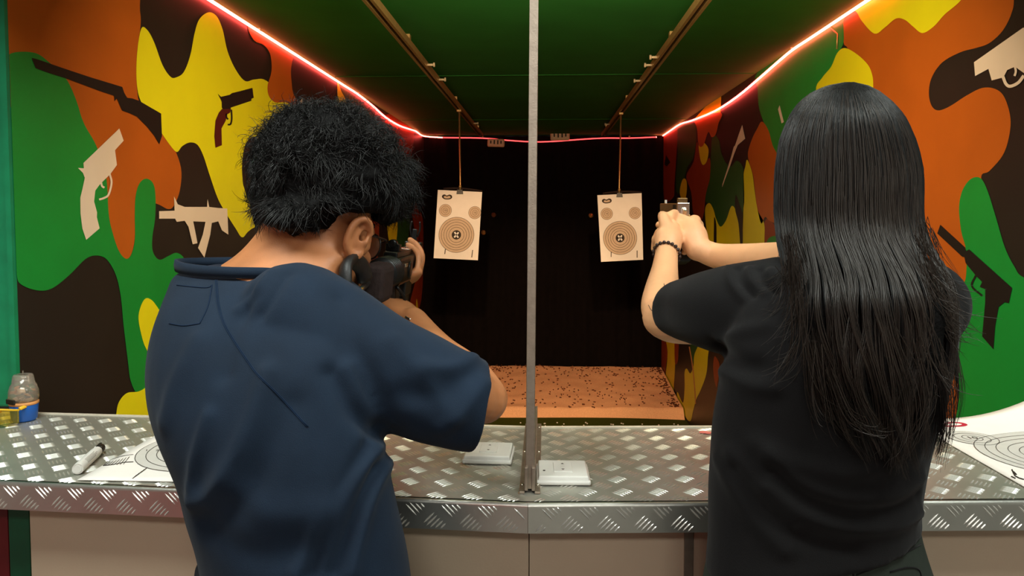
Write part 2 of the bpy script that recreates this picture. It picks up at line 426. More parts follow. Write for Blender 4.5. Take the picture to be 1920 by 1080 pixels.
L_('mural_patch', M_BROWN, [(724, 215), (722, 300), (735, 330), (752, 345), (762, 330), (770, 300), (776, 250), (760, 225)], 2)
L_('mural_patch', M_OLIVE, [(741, 390), (742, 430), (748, 470), (760, 480), (766, 440), (768, 395), (755, 375)], 2)
L_('mural_patch', M_YELLOW, [(726, 400), (727, 440), (733, 460), (742, 455), (745, 420), (740, 400)], 2.5)
L_('mural_patch', M_BROWN, [(770, 380), (776, 425), (782, 460), (786, 440), (786, 405), (780, 380)], 2.5)
L_('mural_patch', M_BROWN, [(787, 400), (786, 470), (780, 520), (770, 560), (765, 590), (760, 640), (770, 640), (778, 600), (790, 560), (793, 500), (793, 420)], 2)
L_('mural_patch', M_YELLOW, [(748, 530), (745, 580), (750, 605), (758, 590), (763, 550), (760, 525)], 2.6)
L_('mural_patch', M_YELLOW, [(781, 560), (778, 600), (776, 640), (781, 645), (785, 600)], 2.6)
for m__, q__ in ((M_ORANGE, [(470, 500), (500, 470), (545, 500), (560, 580), (530, 680), (490, 640), (462, 580)]), (M_GREEN, [(575, 420), (610, 400), (640, 450), (650, 560), (620, 640), (590, 560)]), (M_YELLOW, [(560, 640), (590, 600), (640, 660), (650, 740), (600, 780), (550, 720)]), (M_BROWN, [(665, 330), (690, 320), (710, 400), (705, 500), (680, 520), (668, 430)]), (M_GREEN, [(670, 560), (690, 530), (712, 590), (706, 660), (680, 680)])):
    L_('mural_patch', m__, q__, 1.2)
for m__, q__ in ((M_GREEN, [(1500, 420), (1540, 360), (1590, 420), (1600, 540), (1560, 620), (1510, 560)]), (M_YELLOW, [(1440, 620), (1480, 560), (1520, 640), (1530, 760), (1480, 800), (1440, 720)]), (M_BROWN, [(1380, 600), (1410, 570), (1430, 660), (1420, 760), (1390, 740)]), (M_ORANGE, [(1540, 680), (1600, 640), (1640, 720), (1630, 820), (1560, 830)])):
    R_('mural_patch', m__, q__, 1.2)
# gun silhouettes, left wall
L_('gun_silhouette', M_GUNBLK, [(155, 293), (185, 300), (300, 340), (450, 390), (615, 440), (625, 470), (640, 495), (665, 498), (700, 510), (760, 545), (812, 575), (816, 690), (803, 730), (780, 690), (740, 640), (690, 590), (650, 572), (615, 560), (600, 525), (588, 497), (577, 512), (575, 485), (500, 460), (340, 400), (230, 365), (175, 345)], 4, smooth=False, scale=Z1, label='long black shotgun silhouette')
L_('gun_silhouette', M_CREAM, [(600, 650), (622, 712), (578, 760), (588, 835), (555, 880), (500, 935), (478, 965), (472, 1020), (487, 1075), (486, 1100), (500, 1156), (432, 1214), (412, 1156), (403, 1080), (402, 1000), (412, 960), (425, 900), (415, 875), (390, 850), (420, 852), (418, 825)], 4, smooth=False, scale=Z1, label='cream revolver silhouette')
def strip(wallf, m, pts, w, layer, scale):
    s = scale; Q = spline([(a, b, 0) for a, b in pts], 6); lo = []; hi = []
    for i, q in enumerate(Q):
        t = (Q[min(i + 1, len(Q) - 1)] - Q[max(i - 1, 0)]).normalized(); nrm = Vector((-t.y, t.x, 0)) * w
        hi.append((q.x + nrm.x, q.y + nrm.y)); lo.append((q.x - nrm.x, q.y - nrm.y))
    return wallf('trigger_guard_silhouette', m, hi + lo[::-1], layer, smooth=False, scale=s)
strip(L_, M_CREAM, [(550, 878), (560, 925), (545, 985), (520, 1003), (497, 1010)], 5, 4.3, Z1)
strip(L_, M_CREAM, [(508, 925), (512, 942), (524, 950)], 5, 4.3, Z1)
L_('gun_silhouette', M_GUNBLK, [(1275, 445), (1282, 495), (1270, 500), (1270, 510), (1165, 545), (1166, 560), (1130, 560), (1120, 545), (1120, 515), (1112, 498), (1100, 475), (1116, 490), (1160, 480), (1170, 472)], 4, smooth=False, scale=Z1, label='small black pistol silhouette with dark red grip')
L_('gun_silhouette', M_GRIPRED, [(1120, 552), (1165, 552), (1162, 570), (1142, 582), (1140, 610), (1118, 650), (1120, 735), (1088, 748), (1082, 690), (1088, 610), (1105, 570)], 4.3, smooth=False, scale=Z1)
strip(L_, M_GUNBLK, [(1168, 555), (1170, 600), (1164, 628), (1150, 631)], 4, 4.3, Z1)
strip(L_, M_GUNBLK, [(1142, 575), (1144, 595), (1152, 604)], 4, 4.3, Z1)
L_('gun_silhouette', M_CREAM, [(297, 396), (326, 395), (325, 368), (332, 383), (345, 388), (387, 388), (388, 373), (391, 388), (408, 390), (425, 391), (427, 440), (415, 432), (408, 415), (396, 418), (393, 440), (382, 483), (370, 465), (379, 440), (384, 416), (361, 415), (366, 440), (369, 456), (360, 458), (352, 425), (345, 414), (330, 416), (327, 410), (297, 410)], 4, smooth=False, label='cream submachine gun silhouette')
L_('gun_silhouette', M_CREAM, [(566, 184), (571, 200), (582, 212), (575, 232), (545, 232), (552, 205)], 4, smooth=False)
# right wall
Z8 = (1480, 0, 2.4); Z5 = (1200, 150, 3.2733); Z9 = (1220, 600, 4.6944); Z4 = (1690, 300, 2.252)
R_('mural_patch', M_ORANGE, [(1582, 20), (1582, 79), (1590, 92), (1600, 140), (1600, 400), (1600, 800), (1780, 840), (1830, 800), (1830, 600), (1850, 400), (1840, 333), (1855, 321), (1880, 292), (1892, 258), (1895, 221), (1884, 183), (1867, 167), (1842, 165), (1813, 179), (1780, 200), (1759, 207), (1747, 198), (1742, 175), (1747, 146), (1767, 117), (1801, 98), (1830, 90), (1855, 81), (1880, 58), (1897, 25), (1901, -5), (1890, -60), (1700, -80), (1600, -20)], 1)
R_('mural_patch', M_GREEN, [(1832, 332), (1843, 338), (1854, 362), (1868, 407), (1885, 464), (1903, 500), (1920, 520), (1990, 545), (1990, 700), (1980, 830), (1850, 850), (1790, 815), (1794, 775), (1799, 735), (1794, 709), (1785, 691), (1762, 650), (1772, 590), (1803, 538), (1812, 518), (1812, 469), (1803, 433), (1799, 389), (1805, 358), (1818, 338)], 2)
R_('mural_patch', M_YELLOW, [(1592, 0), (1605, 21), (1617, 40), (1640, 63), (1659, 52), (1680, 35), (1697, 37), (1713, 50), (1730, 62), (1751, 50), (1772, 27), (1803, 0), (1840, -50), (1660, -60)], 2)
R_('mural_patch', M_GREEN, [(1421, 120), (1421, 168), (1423, 199), (1430, 223), (1440, 248), (1450, 290), (1520, 300), (1560, 180), (1575, 100), (1582, 79), (1582, 40), (1586, 0), (1500, 40)], 1.5)
R_('mural_patch', M_YELLOW, [(1530, 172), (1542, 146), (1559, 125), (1570, 100), (1584, 90), (1605, 100), (1626, 119), (1635, 137), (1638, 165), (1636, 260), (1540, 260)], 2)
R_('mural_patch', M_ORANGE, [(750, 255), (790, 310), (815, 400), (860, 520), (860, 850), (800, 866), (770, 840), (745, 880), (720, 780), (705, 660), (695, 580), (670, 500), (665, 440), (690, 360), (720, 300)], 2, scale=Z5)
R_('mural_patch', M_YELLOW, [(660, 490), (690, 570), (705, 680), (725, 800), (763, 880), (765, 1000), (765, 1200), (640, 1200), (630, 1010), (636, 800), (636, 600), (648, 530)], 2, scale=Z5)
R_('mural_patch', M_OLIVE, [(455, 335), (485, 370), (500, 450), (530, 510), (560, 530), (595, 495), (630, 530), (638, 600), (638, 780), (600, 860), (495, 905), (460, 830), (430, 770), (402, 740), (410, 680), (430, 600), (436, 480), (440, 380)], 2, scale=Z5)
R_('mural_patch', M_YELLOW, [(400, 800), (425, 755), (450, 790), (468, 850), (495, 900), (530, 860), (562, 775), (590, 800), (610, 870), (628, 1010), (620, 1100), (440, 1100), (415, 960)], 2.5, scale=Z5)
R_('mural_patch', M_BLACKP, [(458, 840), (470, 890), (470, 1010), (455, 1000), (455, 900)], 3, scale=Z5)
R_('mural_patch', M_BLACKP, [(590, 705), (615, 770), (630, 830), (632, 1010), (618, 1010), (606, 880), (585, 790)], 3, scale=Z5)
R_('mural_patch', M_YELLOW, [(330, 245), (400, 150), (500, 85), (495, 200), (400, 235)], 2, smooth=False, scale=Z5)
R_('mural_patch', M_ORANGE, [(340, 235), (495, 200), (482, 270), (465, 335), (440, 350), (420, 320), (390, 400), (362, 400), (352, 300)], 2.5, scale=Z5)
R_('mural_patch', M_YELLOW, [(362, 380), (400, 390), (422, 430), (410, 500), (385, 520), (368, 470)], 2, scale=Z5)
R_('mural_patch', M_BROWN, [(285, 590), (330, 500), (350, 380), (372, 470), (390, 520), (430, 480), (432, 620), (405, 700), (390, 830), (355, 890), (325, 800), (315, 690)], 1.5, scale=Z5)
R_('mural_patch', M_OLIVE, [(232, 280), (330, 270), (345, 340), (330, 470), (290, 540), (270, 620), (248, 700), (220, 660), (232, 450)], 1, scale=Z5)
R_('mural_patch', M_YELLOW, [(245, 690), (262, 612), (285, 615), (288, 680), (270, 760)], 2, scale=Z5)
R_('mural_patch', M_BROWN, [(140, 300), (225, 290), (222, 480), (212, 640), (205, 720), (150, 730), (142, 500)], 1, scale=Z5)
R_('mural_patch', M_BLACKP, [(150, 520), (160, 460), (188, 505), (165, 530)], 2, smooth=False, scale=Z5)
R_('mural_patch', M_BROWN, [(760, 900), (790, 850), (850, 930), (880, 1000), (870, 1060), (780, 1040)], 1, scale=Z5)
R_('mural_patch', M_GREEN, [(785, 980), (850, 960), (910, 1030), (910, 1090), (780, 1090)], 2, scale=Z5)
R_('gun_silhouette', M_CREAM, [(630, 275), (648, 360), (602, 400), (582, 450), (558, 520), (506, 660), (508, 640), (562, 470), (578, 410), (586, 402), (610, 330)], 4, smooth=False, scale=Z5)
R_('gun_silhouette', M_CREAM, [(860, 155), (886, 258), (872, 266), (850, 180)], 4, smooth=False, scale=Z5)
R_('mural_patch', M_BROWN, [(50, 40), (120, 90), (152, 260), (132, 420), (122, 600), (60, 520), (42, 380)], 1, scale=Z9)
R_('mural_patch', M_YELLOW, [(108, 60), (210, 120), (216, 370), (206, 560), (192, 680), (125, 600), (150, 280)], 1.5, scale=Z9)
R_('mural_patch', M_BROWN, [(214, 120), (246, 160), (245, 300), (238, 372), (214, 372)], 2, scale=Z9)
R_('mural_patch', M_YELLOW, [(300, 460), (320, 428), (350, 470), (378, 400), (385, 290), (420, 180), (510, 200), (505, 330), (490, 480), (440, 620), (402, 700), (375, 800), (350, 890), (300, 840), (235, 690), (240, 635), (285, 728), (300, 600)], 2, scale=Z9)
R_('mural_patch', M_OLIVE, [(355, 200), (425, 200), (388, 300), (376, 390), (358, 300)], 2.5, scale=Z9)
R_('mural_patch', M_BROWN, [(565, 320), (605, 380), (602, 480), (582, 590), (560, 520), (552, 400)], 2, scale=Z9)
strip(R_, M_TANBAND, [(342, 235), (370, 400), (390, 600), (398, 740)], 5, 3.5, Z9)
R_('gun_silhouette', M_CREAM, [(835, 280), (1056, 125), (1100, 120), (1140, 160), (1120, 330), (1085, 345), (1062, 330), (1020, 300), (985, 315), (968, 348), (915, 362), (900, 310), (840, 342)], 4, smooth=False, scale=Z8, label='large cream revolver silhouette')
strip(R_, M_CREAM, [(966, 345), (980, 378), (1000, 388), (1035, 372), (1060, 340)], 7, 4.3, Z8)
strip(R_, M_CREAM, [(1020, 300), (1024, 322), (1018, 342)], 5, 4.3, Z8)
R_('gun_silhouette', M_GUNBLK, [(168, 273), (272, 368), (278, 385), (290, 377), (472, 540), (458, 605), (440, 600), (415, 620), (400, 700), (393, 800), (345, 745), (358, 600), (358, 545), (335, 535), (345, 515), (320, 490), (275, 435), (270, 410), (260, 408), (155, 310)], 4, smooth=False, scale=Z4, label='black silenced pistol silhouette')
strip(R_, M_GUNBLK, [(318, 488), (302, 532), (345, 573)], 4, 4.3, Z4)

# green post and boards at the left mouth of the gallery
p = MB().box((XL - 0.065, 1.648, 1.66), (0.12, 0.05, 1.2)).build('trim_1', M_TEAL, bevel=0.006); tag(p, kind='structure')
MB().box((XL - 0.006, 1.622, 1.66), (0.012, 0.012, 1.2)).build('corner_bead', M_TEAL, p)

# sand bed with its scatter of spent pellets
def sand_z(x, y):
    t = (y - 5.95) / (YB - 5.95)
    return -0.115 + 0.125 * max(0, t) + 0.022 * noise.noise(Vector((x * 1.7, y * 1.4, 0))) + 0.008 * noise.noise(Vector((x * 7, y * 7, 3)))
V = []; F = []; nx, ny = 110, 80
for j in range(ny + 1):
    for i in range(nx + 1):
        x = XL + 0.01 + (XR - XL - 0.02) * i / nx
        y0 = 6.04 + 0.05 * math.sin(x * 2.1) - 0.05 * x
        y = y0 + (YB - 0.075 - y0) * j / ny
        e = min(1.0, j / 5.0)
        V.append((x, y, sand_z(x, y) * e + (1 - e) * (-0.172) if j < 5 else sand_z(x, y)))
for j in range(ny):
    for i in range(nx):
        a = j * (nx + 1) + i; F.append((a, a + 1, a + nx + 2, a + nx + 1))
sand = tag(mesh_obj('sand_bed', V, F, M_SAND), 'orange sand bed heaped along the far end of the gallery', 'sand', kind='stuff')
rnd = random.Random(4); mb = MB()
for k in range(620):
    x = rnd.uniform(XL + 0.04, XR - 0.04); y = rnd.uniform(6.12, YB - 0.08)
    if k > 380:
        y = YB - 0.05 - abs(rnd.gauss(0, 0.16)) if k % 2 else y
        x = x if k % 2 else XR - 0.03 - abs(rnd.gauss(0, 0.05))
    a = rnd.uniform(0, 6.3); l = rnd.uniform(0.003, 0.011) * (1.5 if rnd.random() < 0.12 else 1)
    mb.box((x, y, sand_z(x, y) + 0.003), (l * 2, rnd.uniform(0.005, 0.009), 0.008), Matrix.Rotation(a, 3, 'Z'))
tag(mb.build('pellet_scatter', M_CHIP), 'dark pellets scattered over the orange sand', 'pellets', kind='stuff')
mb = MB()
for k in range(40):
    x = rnd.uniform(-0.2, XR - 0.05); y = rnd.uniform(5.7, 5.9)
    mb.lathe((x, y, -0.17), [(0.001, 0), (0.006, 0.003), (0.006, 0.008), (0.001, 0.011)], 6)
tag(mb.build('white_pellets', M_PLAST), 'white pellets lying on the dark green turf', 'pellets', kind='stuff')

# ------------------------------------------------------------------ counters of tread plate
FRONT = [onZ(-90, 897, CT), onZ(990, 942, CT), onZ(2010, 936, CT)]
BACK = [onZ(-60, 773, CT), onZ(997, 803, CT), onZ(2010, 800, CT)]
def _ext(a, b, x): return a + (b - a) * ((x - a.x) / (b.x - a.x))
FRONT[0] = _ext(FRONT[0], FRONT[1], -1.33); BACK[0] = _ext(BACK[0], BACK[1], -1.33)
FRONT[2] = _ext(FRONT[1], FRONT[2], 1.27); BACK[2] = _ext(BACK[1], BACK[2], 1.27)
LIP = 0.047
def tread_bars(corner, ex, ey, nrm, wx, wy, flip=1, x0=0.0, y0=0.0):
    """raised lens-shaped bars in groups of five, alternating direction, on a rectangle corner + ex*[0,wx] + ey*[0,wy]"""
    mb = MB(); pit = 0.0575
    L, gap, w, h = 0.0255, 0.0062, 0.0013, 0.0012
    for i in range(-1, int(wx / pit) + 2):
        for j in range(-1, int(wy / pit) + 2):
            for s in (0, 1):
                cx = x0 + (i + 0.5 * s) * pit; cy = y0 + (j + 0.5 * s) * pit
                ang = (0.80 if s == 0 else -0.80) * flip
                dx, dy = math.cos(ang), math.sin(ang)
                for k in range(-2, 3):
                    mx, my = cx - dy * gap * k, cy + dx * gap * k
                    if not (0.010 < mx < wx - 0.010): continue
                    a0, a1 = -L / 2, L / 2
                    # trim the bar at the edges of the sheet
                    for _ in range(8):
                        if not (0.001 < my + dy * a0 < wy - 0.001): a0 += L / 10
                        if not (0.001 < my + dy * a1 < wy - 0.001): a1 -= L / 10
                    if a1 - a0 < 0.006: continue
                    def q(a, b, z): return corner + ex * (mx + dx * a - dy * b) + ey * (my + dy * a + dx * b) + nrm * z
                    m0 = a0 + (a1 - a0) * 0.25; m1 = a0 + (a1 - a0) * 0.75
                    mb.add([q(a0, 0, 0), q(m0, -w, 0), q(m1, -w, 0), q(a1, 0, 0), q(m1, w, 0), q(m0, w, 0), q(m0, 0, h), q(m1, 0, h)],
                           [(0, 1, 6), (1, 2, 7, 6), (2, 3, 7), (3, 4, 7), (4, 5, 6, 7), (5, 0, 6)])
    return mb
def counter(name, f0, f1, b0, b1, label):
    root = empty(name, ((f0 + f1 + b0 + b1) / 4) - Vector((0, 0, CT)))
    dz = Vector((0, 0, -0.004)); up = Vector((0, 0, 0.0))
    MB().hexa([f0 + dz, f1 + dz, b1 + dz, b0 + dz, f0, f1, b1, b0]).build('worktop', M_ALU, root)
    ex = (f1 - f0).normalized(); ey = Vector((-ex.y, ex.x, 0)); W = (f1 - f0).length
    # front lip with a rounded nose
    prof = []
    for a in range(0, 91, 15):
        r = 0.006; t = math.radians(a)
        prof.append((-(r) * math.sin(t), -r + r * math.cos(t)))
    outer = prof + [(-0.006, -LIP)]
    inner = [(-0.003, -LIP), (-0.003, -0.004), (0.004, -0.004), (0.004, 0.0)]
    poly = outer + inner
    def at(o, q): return o + ey * q[0] + Vector((0, 0, q[1]))
    o = MB().prism([at(f0, q) for q in poly], f1 - f0).build('front_lip', M_ALUL, root)
    # back edge, folded up slightly
    k = Vector((0, 0, 0.0025)); t = ey * 0.008
    MB().hexa([b0 + dz, b1 + dz, b1 + dz + t, b0 + dz + t, b0 + k, b1 + k, b1 + k + t, b0 + k + t]).build('back_edge', mat('pale back edge', (222, 214, 198), 0.5, 0.2, var=0.06), root)
    depth = (b0 - f0).dot(ey)
    o = tread_bars(f0 + Vector((0, 0, 0.0)), ex, ey, Vector((0, 0, 1)), W, depth - 0.004, 1, 0.01, 0.012).build('tread_bars', M_ALUB, root)
    tag(o, kind='stuff')
    o = tread_bars(f0 - ey * 0.006 + Vector((0, 0, -LIP)), ex, Vector((0, 0, 1)), -ey, W, LIP - 0.004, 1, 0.01, 0.010).build('tread_bars', M_ALUB, root)
    tag(o, kind='stuff')
    tag(root, label, 'counter')
    return root
counter('tread_plate_counter', FRONT[0], FRONT[1], BACK[0], BACK[1], 'silver tread plate counter on the left, under the marker and the blue cup')
counter('tread_plate_counter', FRONT[1], FRONT[2], BACK[1], BACK[2], 'silver tread plate counter on the right of the acrylic divider')

def front_panel(f0, f1, inset, px0, px1, m, name, label):
    ex = (f1 - f0).normalized(); ey = Vector((-ex.y, ex.x, 0))
    a = f0 + ey * inset; b = f1 + ey * inset
    def on(px):
        r = ray(px, 1000); # intersect vertical plane through a,b
        t = ((a - CAM).dot(ey)) / r.dot(ey); q = CAM + r * t; return Vector((q.x, q.y, 0))
    A, B = on(px0), on(px1); t = ey * 0.02
    z = Vector((0, 0, CT - 0.006))
    o = MB().hexa([A, B, B + t, A + t, A + z, B + z, B + t + z, A + t + z]).build(name, m)
    tag(o, label, 'panel'); return o
front_panel(FRONT[0], FRONT[1], 0.035, 57, 991, M_BEIGE, 'counter_panel', 'beige board closing the left counter below its lip')
front_panel(FRONT[1], FRONT[2], 0.035, 993, 1283, M_BEIGE, 'counter_panel', 'grey beige board under the right counter, left of the seam')
front_panel(FRONT[1], FRONT[2], 0.035, 1301, 1990, M_BEIGE, 'counter_panel', 'beige board under the right counter behind the woman')
front_panel(FRONT[1], FRONT[2], 0.030, 1284, 1300, M_ALUP, 'joint_strip', 'narrow metal joint strip between boards of the right counter')
front_panel(FRONT[0], FRONT[1], 0.05, 17, 55, M_DKGREEN, 'counter_panel', 'dark green board at the far left under the counter')
front_panel(FRONT[0], FRONT[1], 0.05, -60, 15, M_DKRED, 'counter_panel', 'dark red board at the far left edge under the counter')

# ------------------------------------------------------------------ acrylic divider on the counter
xb = onZ(993, 927, CT); xt = P(1001, 0, xb.y)
root = empty('acrylic_divider', (xb.x, xb.y, CT))
sl = (xt.x - xb.x) / (xt.z - xb.z)
def dx(z): return xb.x + sl * (z - CT)
Z0, Z1_ = CT + 0.004, 2.255
y0 = xb.y; y1 = y0 + 0.39
def bar(name, xa, xc, ya, yb, za, zb, m):
    return MB().hexa([Vector((dx(za) + xa, ya, za)), Vector((dx(za) + xc, ya, za)), Vector((dx(za) + xc, yb, za)), Vector((dx(za) + xa, yb, za)),
                      Vector((dx(zb) + xa, ya, zb)), Vector((dx(zb) + xc, ya, zb)), Vector((dx(zb) + xc, yb, zb)), Vector((dx(zb) + xa, yb, zb))]).build(name, m, root, bevel=0.0008)
bar('post', -0.007, 0.007, y0 + 0.012, y0 + 0.03, Z0, Z1_, M_ALUP)
bar('pane', -0.002, 0.002, y0 + 0.03, y1, Z0, Z1_, M_GLASSP)
bar('bracket', -0.0085, -0.003, y0 + 0.004, y1, Z0, Z0 + 0.038, M_ALUP)
bar('bracket', 0.003, 0.0085, y0 + 0.004, y1, Z0, Z0 + 0.038, M_ALUP)
bar('base_flange', -0.017, -0.008, y0, y1, CT + 0.0005, CT + 0.0045, M_ALUP)
bar('base_flange', 0.008, 0.017, y0, y1, CT + 0.0005, CT + 0.0045, M_ALUP)
for s in (-1, 1):
    for yy in (y0 + 0.03, y0 + 0.2, y1 - 0.03):
        MB().lathe((dx(CT) + s * 0.0128, yy, CT + 0.0045), [(0.0035, 0), (0.0033, 0.0012), (0.002, 0.002)], 12).build('screw', M_STEEL, root, smooth=True)
tag(root, 'upright clear acrylic divider with a thin aluminium edge between the two lanes', 'divider')

# ------------------------------------------------------------------ ceiling rails and hanging targets
ZR = 2.20
def rail(x, label, pins):
    root = empty('target_rail', (x, 1.4, ZR))
    ya, yb = 1.4, 6.85
    for s in (-1, 1):
        MB().box((x + s * 0.013, (ya + yb) / 2, ZR + 0.014), (0.012, yb - ya, 0.028)).build('rail_flange', M_RAIL, root)
    MB().box((x, (ya + yb) / 2, ZR + 0.022), (0.016, yb - ya, 0.012)).build('rail_slot', M_RAILD, root)
    for y in (1.6, 3.2, 4.9, 6.5):
        MB().box((x, y, (ZR + 0.028 + ZC) / 2), (0.02, 0.03, ZC - ZR - 0.026)).build('ceiling_bracket', M_RAIL, root)
    for (px, py, side) in pins:
        y = (ZR - 1.5) * FPX / (400 - py)
        c = Vector((x + side * 0.03, y, ZR + 0.012))
        mb = MB(); mb.tube([c - Vector((side * 0.014, 0, 0)), c + Vector((side * 0.022, 0, 0))], 0.006, 8); mb.lathe(c + Vector((side * 0.02, 0, 0)), [(0.002, -0.004), (0.011, -0.003), (0.011, 0.005), (0.002, 0.006)], 10, (1, 0, 0))
        mb.build('stop_screw', M_PLASTC, root, smooth=True)
    tag(root, label, 'rail', 'target rails under the green ceiling')
    return root
XRL, XRR = -0.585, 0.528
rail(XRL, 'gold slotted target rail running down the left lane ceiling', [(812, 128, 1), (838, 155, 1), (890, 235, 1)])
rail(XRR, 'gold slotted target rail running down the right lane ceiling', [(1224, 118, -1), (1212, 132, -1), (1194, 160, -1), (1137, 238, -1)])

def disc_poly(c, u, v, r, n=40): return [c + u * (r * math.cos(2 * math.pi * i / n)) + v * (r * math.sin(2 * math.pi * i / n)) for i in range(n)]
def ring_print(name, c, u, v, nrm, r, w, m, parent, n=48, fn=None):
    a = disc_poly(c, u, v, r + w, n); b = disc_poly(c, u, v, r - w, n); V = [fn(p) if fn else p for p in a + b]
    return mesh_obj(name, [p + nrm * 0.0 for p in V], [(i, (i + 1) % n, n + (i + 1) % n, n + i) for i in range(n)], m, parent, smooth=False)
def disc_print(name, c, u, v, r, m, parent, n=40, fn=None):
    V = disc_poly(c, u, v, r, n) ; V = [fn(p) if fn else p for p in V + [c]]
    return mesh_obj(name, V, [(i, (i + 1) % n, n) for i in range(n)], m, parent, smooth=False)
def poly_print(name, pts, m, parent): return mesh_obj(name, pts, [tuple(range(len(pts)))], m, parent, smooth=False)
def text_print(name, txt, c, u, v, size, m, parent, fn=None):
    cu = bpy.data.curves.new('t', 'FONT'); cu.body = txt; cu.size = size; cu.align_x = 'CENTER'; cu.align_y = 'CENTER'; cu.resolution_u = 3
    t = bpy.data.objects.new('t', cu); COL.objects.link(t)
    dg = bpy.context.evaluated_depsgraph_get(); me = bpy.data.meshes.new_from_object(t.evaluated_get(dg))
    V = [c + u * q.co.x + v * q.co.y for q in me.vertices]; F = [tuple(p.vertices) for p in me.polygons]
    bpy.data.objects.remove(t); bpy.data.curves.remove(cu); bpy.data.meshes.remove(me)
    if fn: V = [fn(p) for p in V]
    return mesh_obj(name, V, F, m, parent, smooth=False)
def print_target(paper, o, u, v, nrm, W, H, fn=None, R=None, cy=None, tan=False, small=True, right=True, feet=True):
    """rings, the X, small rings and marks; o is the lower left corner, u right, v up"""
    S = W / 530.0
    R = R or 210 * S; cy = cy or 290 * S; c = o + u * (255 * S) + v * cy
    lift = nrm * 0.0006; G = M_PRINTB if tan else M_PRINTG
    disc_print('ring_field', c + lift, u, v, R, G, paper, fn=fn)
    lw = 0.0006 if not tan else 0.0012
    for k, f in enumerate((1.0, 0.86, 0.72, 0.57, 0.43)):
        ring_print('ring_line', c + lift * 2, u, v, nrm, R * f, lw, M_PRINT, paper, fn=fn)
    disc_print('bullseye', c + lift * 2.2, u, v, R * 0.265, M_PRINT, paper, fn=fn)
    for s in (-1, 1):
        a = (u * 0.62 + v * s * 0.82).normalized(); b = (u * 0.82 * -s + v * 0.62).normalized(); b = nrm.cross(a)
        l = R * 0.19; w = R * 0.045; q = c + lift * 3
        pts = [q + a * l + b * w, q - a * l + b * w, q - a * l - b * w, q + a * l - b * w]
        poly_print('cross_bar', [fn(p) for p in pts] if fn else pts, M_PAPER, paper)
    if small:
        for cxs in ((105, 460) if right else (105,)):
            cc = o + u * (cxs * S) + v * (H - 240 * S)
            if cxs == 460: cc += u * (-3 * S) + v * (-10 * S)
            disc_print('small_ring_field', cc + lift, u, v, 74 * S, G, paper, 28, fn=fn)
            for f in (1.0, 0.7, 0.4): ring_print('small_ring_line', cc + lift * 2, u, v, nrm, 74 * S * f, 0.0006 if not tan else 0.0009, M_PRINT, paper, 28, fn=fn)
            text_print('ring_number', '10', cc + lift * 2.5, u, v, 34 * S, M_PRINT, paper, fn=fn)
    if feet:
        for a, b in (((130, 55), (135, 120)), ((455, 30), (460, 120))):
            p0 = o + u * (a[0] * S) + v * (a[1] * S) + lift; p1 = o + u * (b[0] * S) + v * (b[1] * S) + lift; w = u * (5 * S)
            pts = [p0 - w, p0 + w, p1 + w, p1 - w]; poly_print('line_mark', [fn(p) for p in pts] if fn else pts, M_PRINT, paper)
    lg = [(55, 85), (60, 60), (85, 50), (110, 62), (140, 50), (168, 58), (175, 85), (150, 105), (90, 108)]
    pts = [o + u * (a * S) + v * (H - b * S) + lift for a, b in lg]
    pts = spline(pts, 4, True); poly_print('logo_mark', [fn(p) for p in pts] if fn else pts, M_PRINT if tan else M_PRINTR, paper)
    lg2 = [(75, 82), (90, 68), (112, 76), (140, 66), (158, 80), (140, 94), (95, 96)]
    pts = spline([o + u * (a * S) + v * (H - b * S) + lift * 1.6 for a, b in lg2], 4, True); poly_print('logo_fill', [fn(p) for p in pts] if fn else pts, G if tan else M_PAPER, paper)

def hanging_target(rx, corners, hangpx, label):
    """corners tl,tr,br,bl in pixels at the distance set by the hang point on its rail"""
    y = (ZR - 1.5) * FPX / (400 - hangpx[1])
    tl, tr, br, bl = [P(a, b, y) for a, b in corners]
    root = empty('hanging_target', (tl + tr + br + bl) / 4)
    u = (br - bl).normalized(); v = (tl - bl).normalized(); nrm = u.cross(v).normalized()
    W = (br - bl).length; H = (tl - bl).length
    t = -nrm * 0.003
    card = MB().hexa([bl + t, br + t, br, bl, tl + t, tr + t, tr, tl]).build('card', M_PAPER, root)
    print_target(card, bl, u, v, nrm, W, H, tan=True)
    top = (tl + tr) / 2
    # curved board that stiffens the top of the card, spring clip and rod
    pts = [tl + (tr - tl) * f + Vector((0, 0, 0.012 * math.sin(math.pi * f) + 0.004)) - nrm * 0.006 for f in [i / 8 for i in range(1, 9)]]
    V, F = tube_mesh(pts, (0.004, 0.010), 8); mesh_obj('top_stiffener', V, F, M_STRAP, root)
    MB().box(top + nrm * 0.004 - v * 0.006, (W * 0.15, 0.012, 0.03), None, 0.8).build('spring_clip', M_BLACKPL, root, bevel=0.001)
    MB().tube([Vector((rx, y, ZR + 0.012)), top + v * 0.03, top + v * 0.004], 0.0055, 8).build('hanger_rod', M_RAIL, root, smooth=True)
    MB().lathe(top + v * 0.02, [(0.002, 0), (0.009, 0.004), (0.009, 0.016), (0.002, 0.02)], 12).build('rod_collar', M_RAIL, root, smooth=True)
    MB().box(Vector((rx, y, ZR - 0.004)), (0.03, 0.05, 0.016)).build('rail_carriage', M_RAIL, root, bevel=0.002)
    tag(root, label, 'target', 'paper targets hanging from the rails'); return root
hanging_target(XRL, [(821, 356), (904, 360), (896, 488), (813, 484)], (863, 208), 'paper ring target hanging in the left lane, beside the rifle')
hanging_target(XRR, [(1120, 366), (1203, 362), (1206, 487), (1127, 491)], (1162, 215), 'paper ring target hanging in the right lane, beside the pistol')

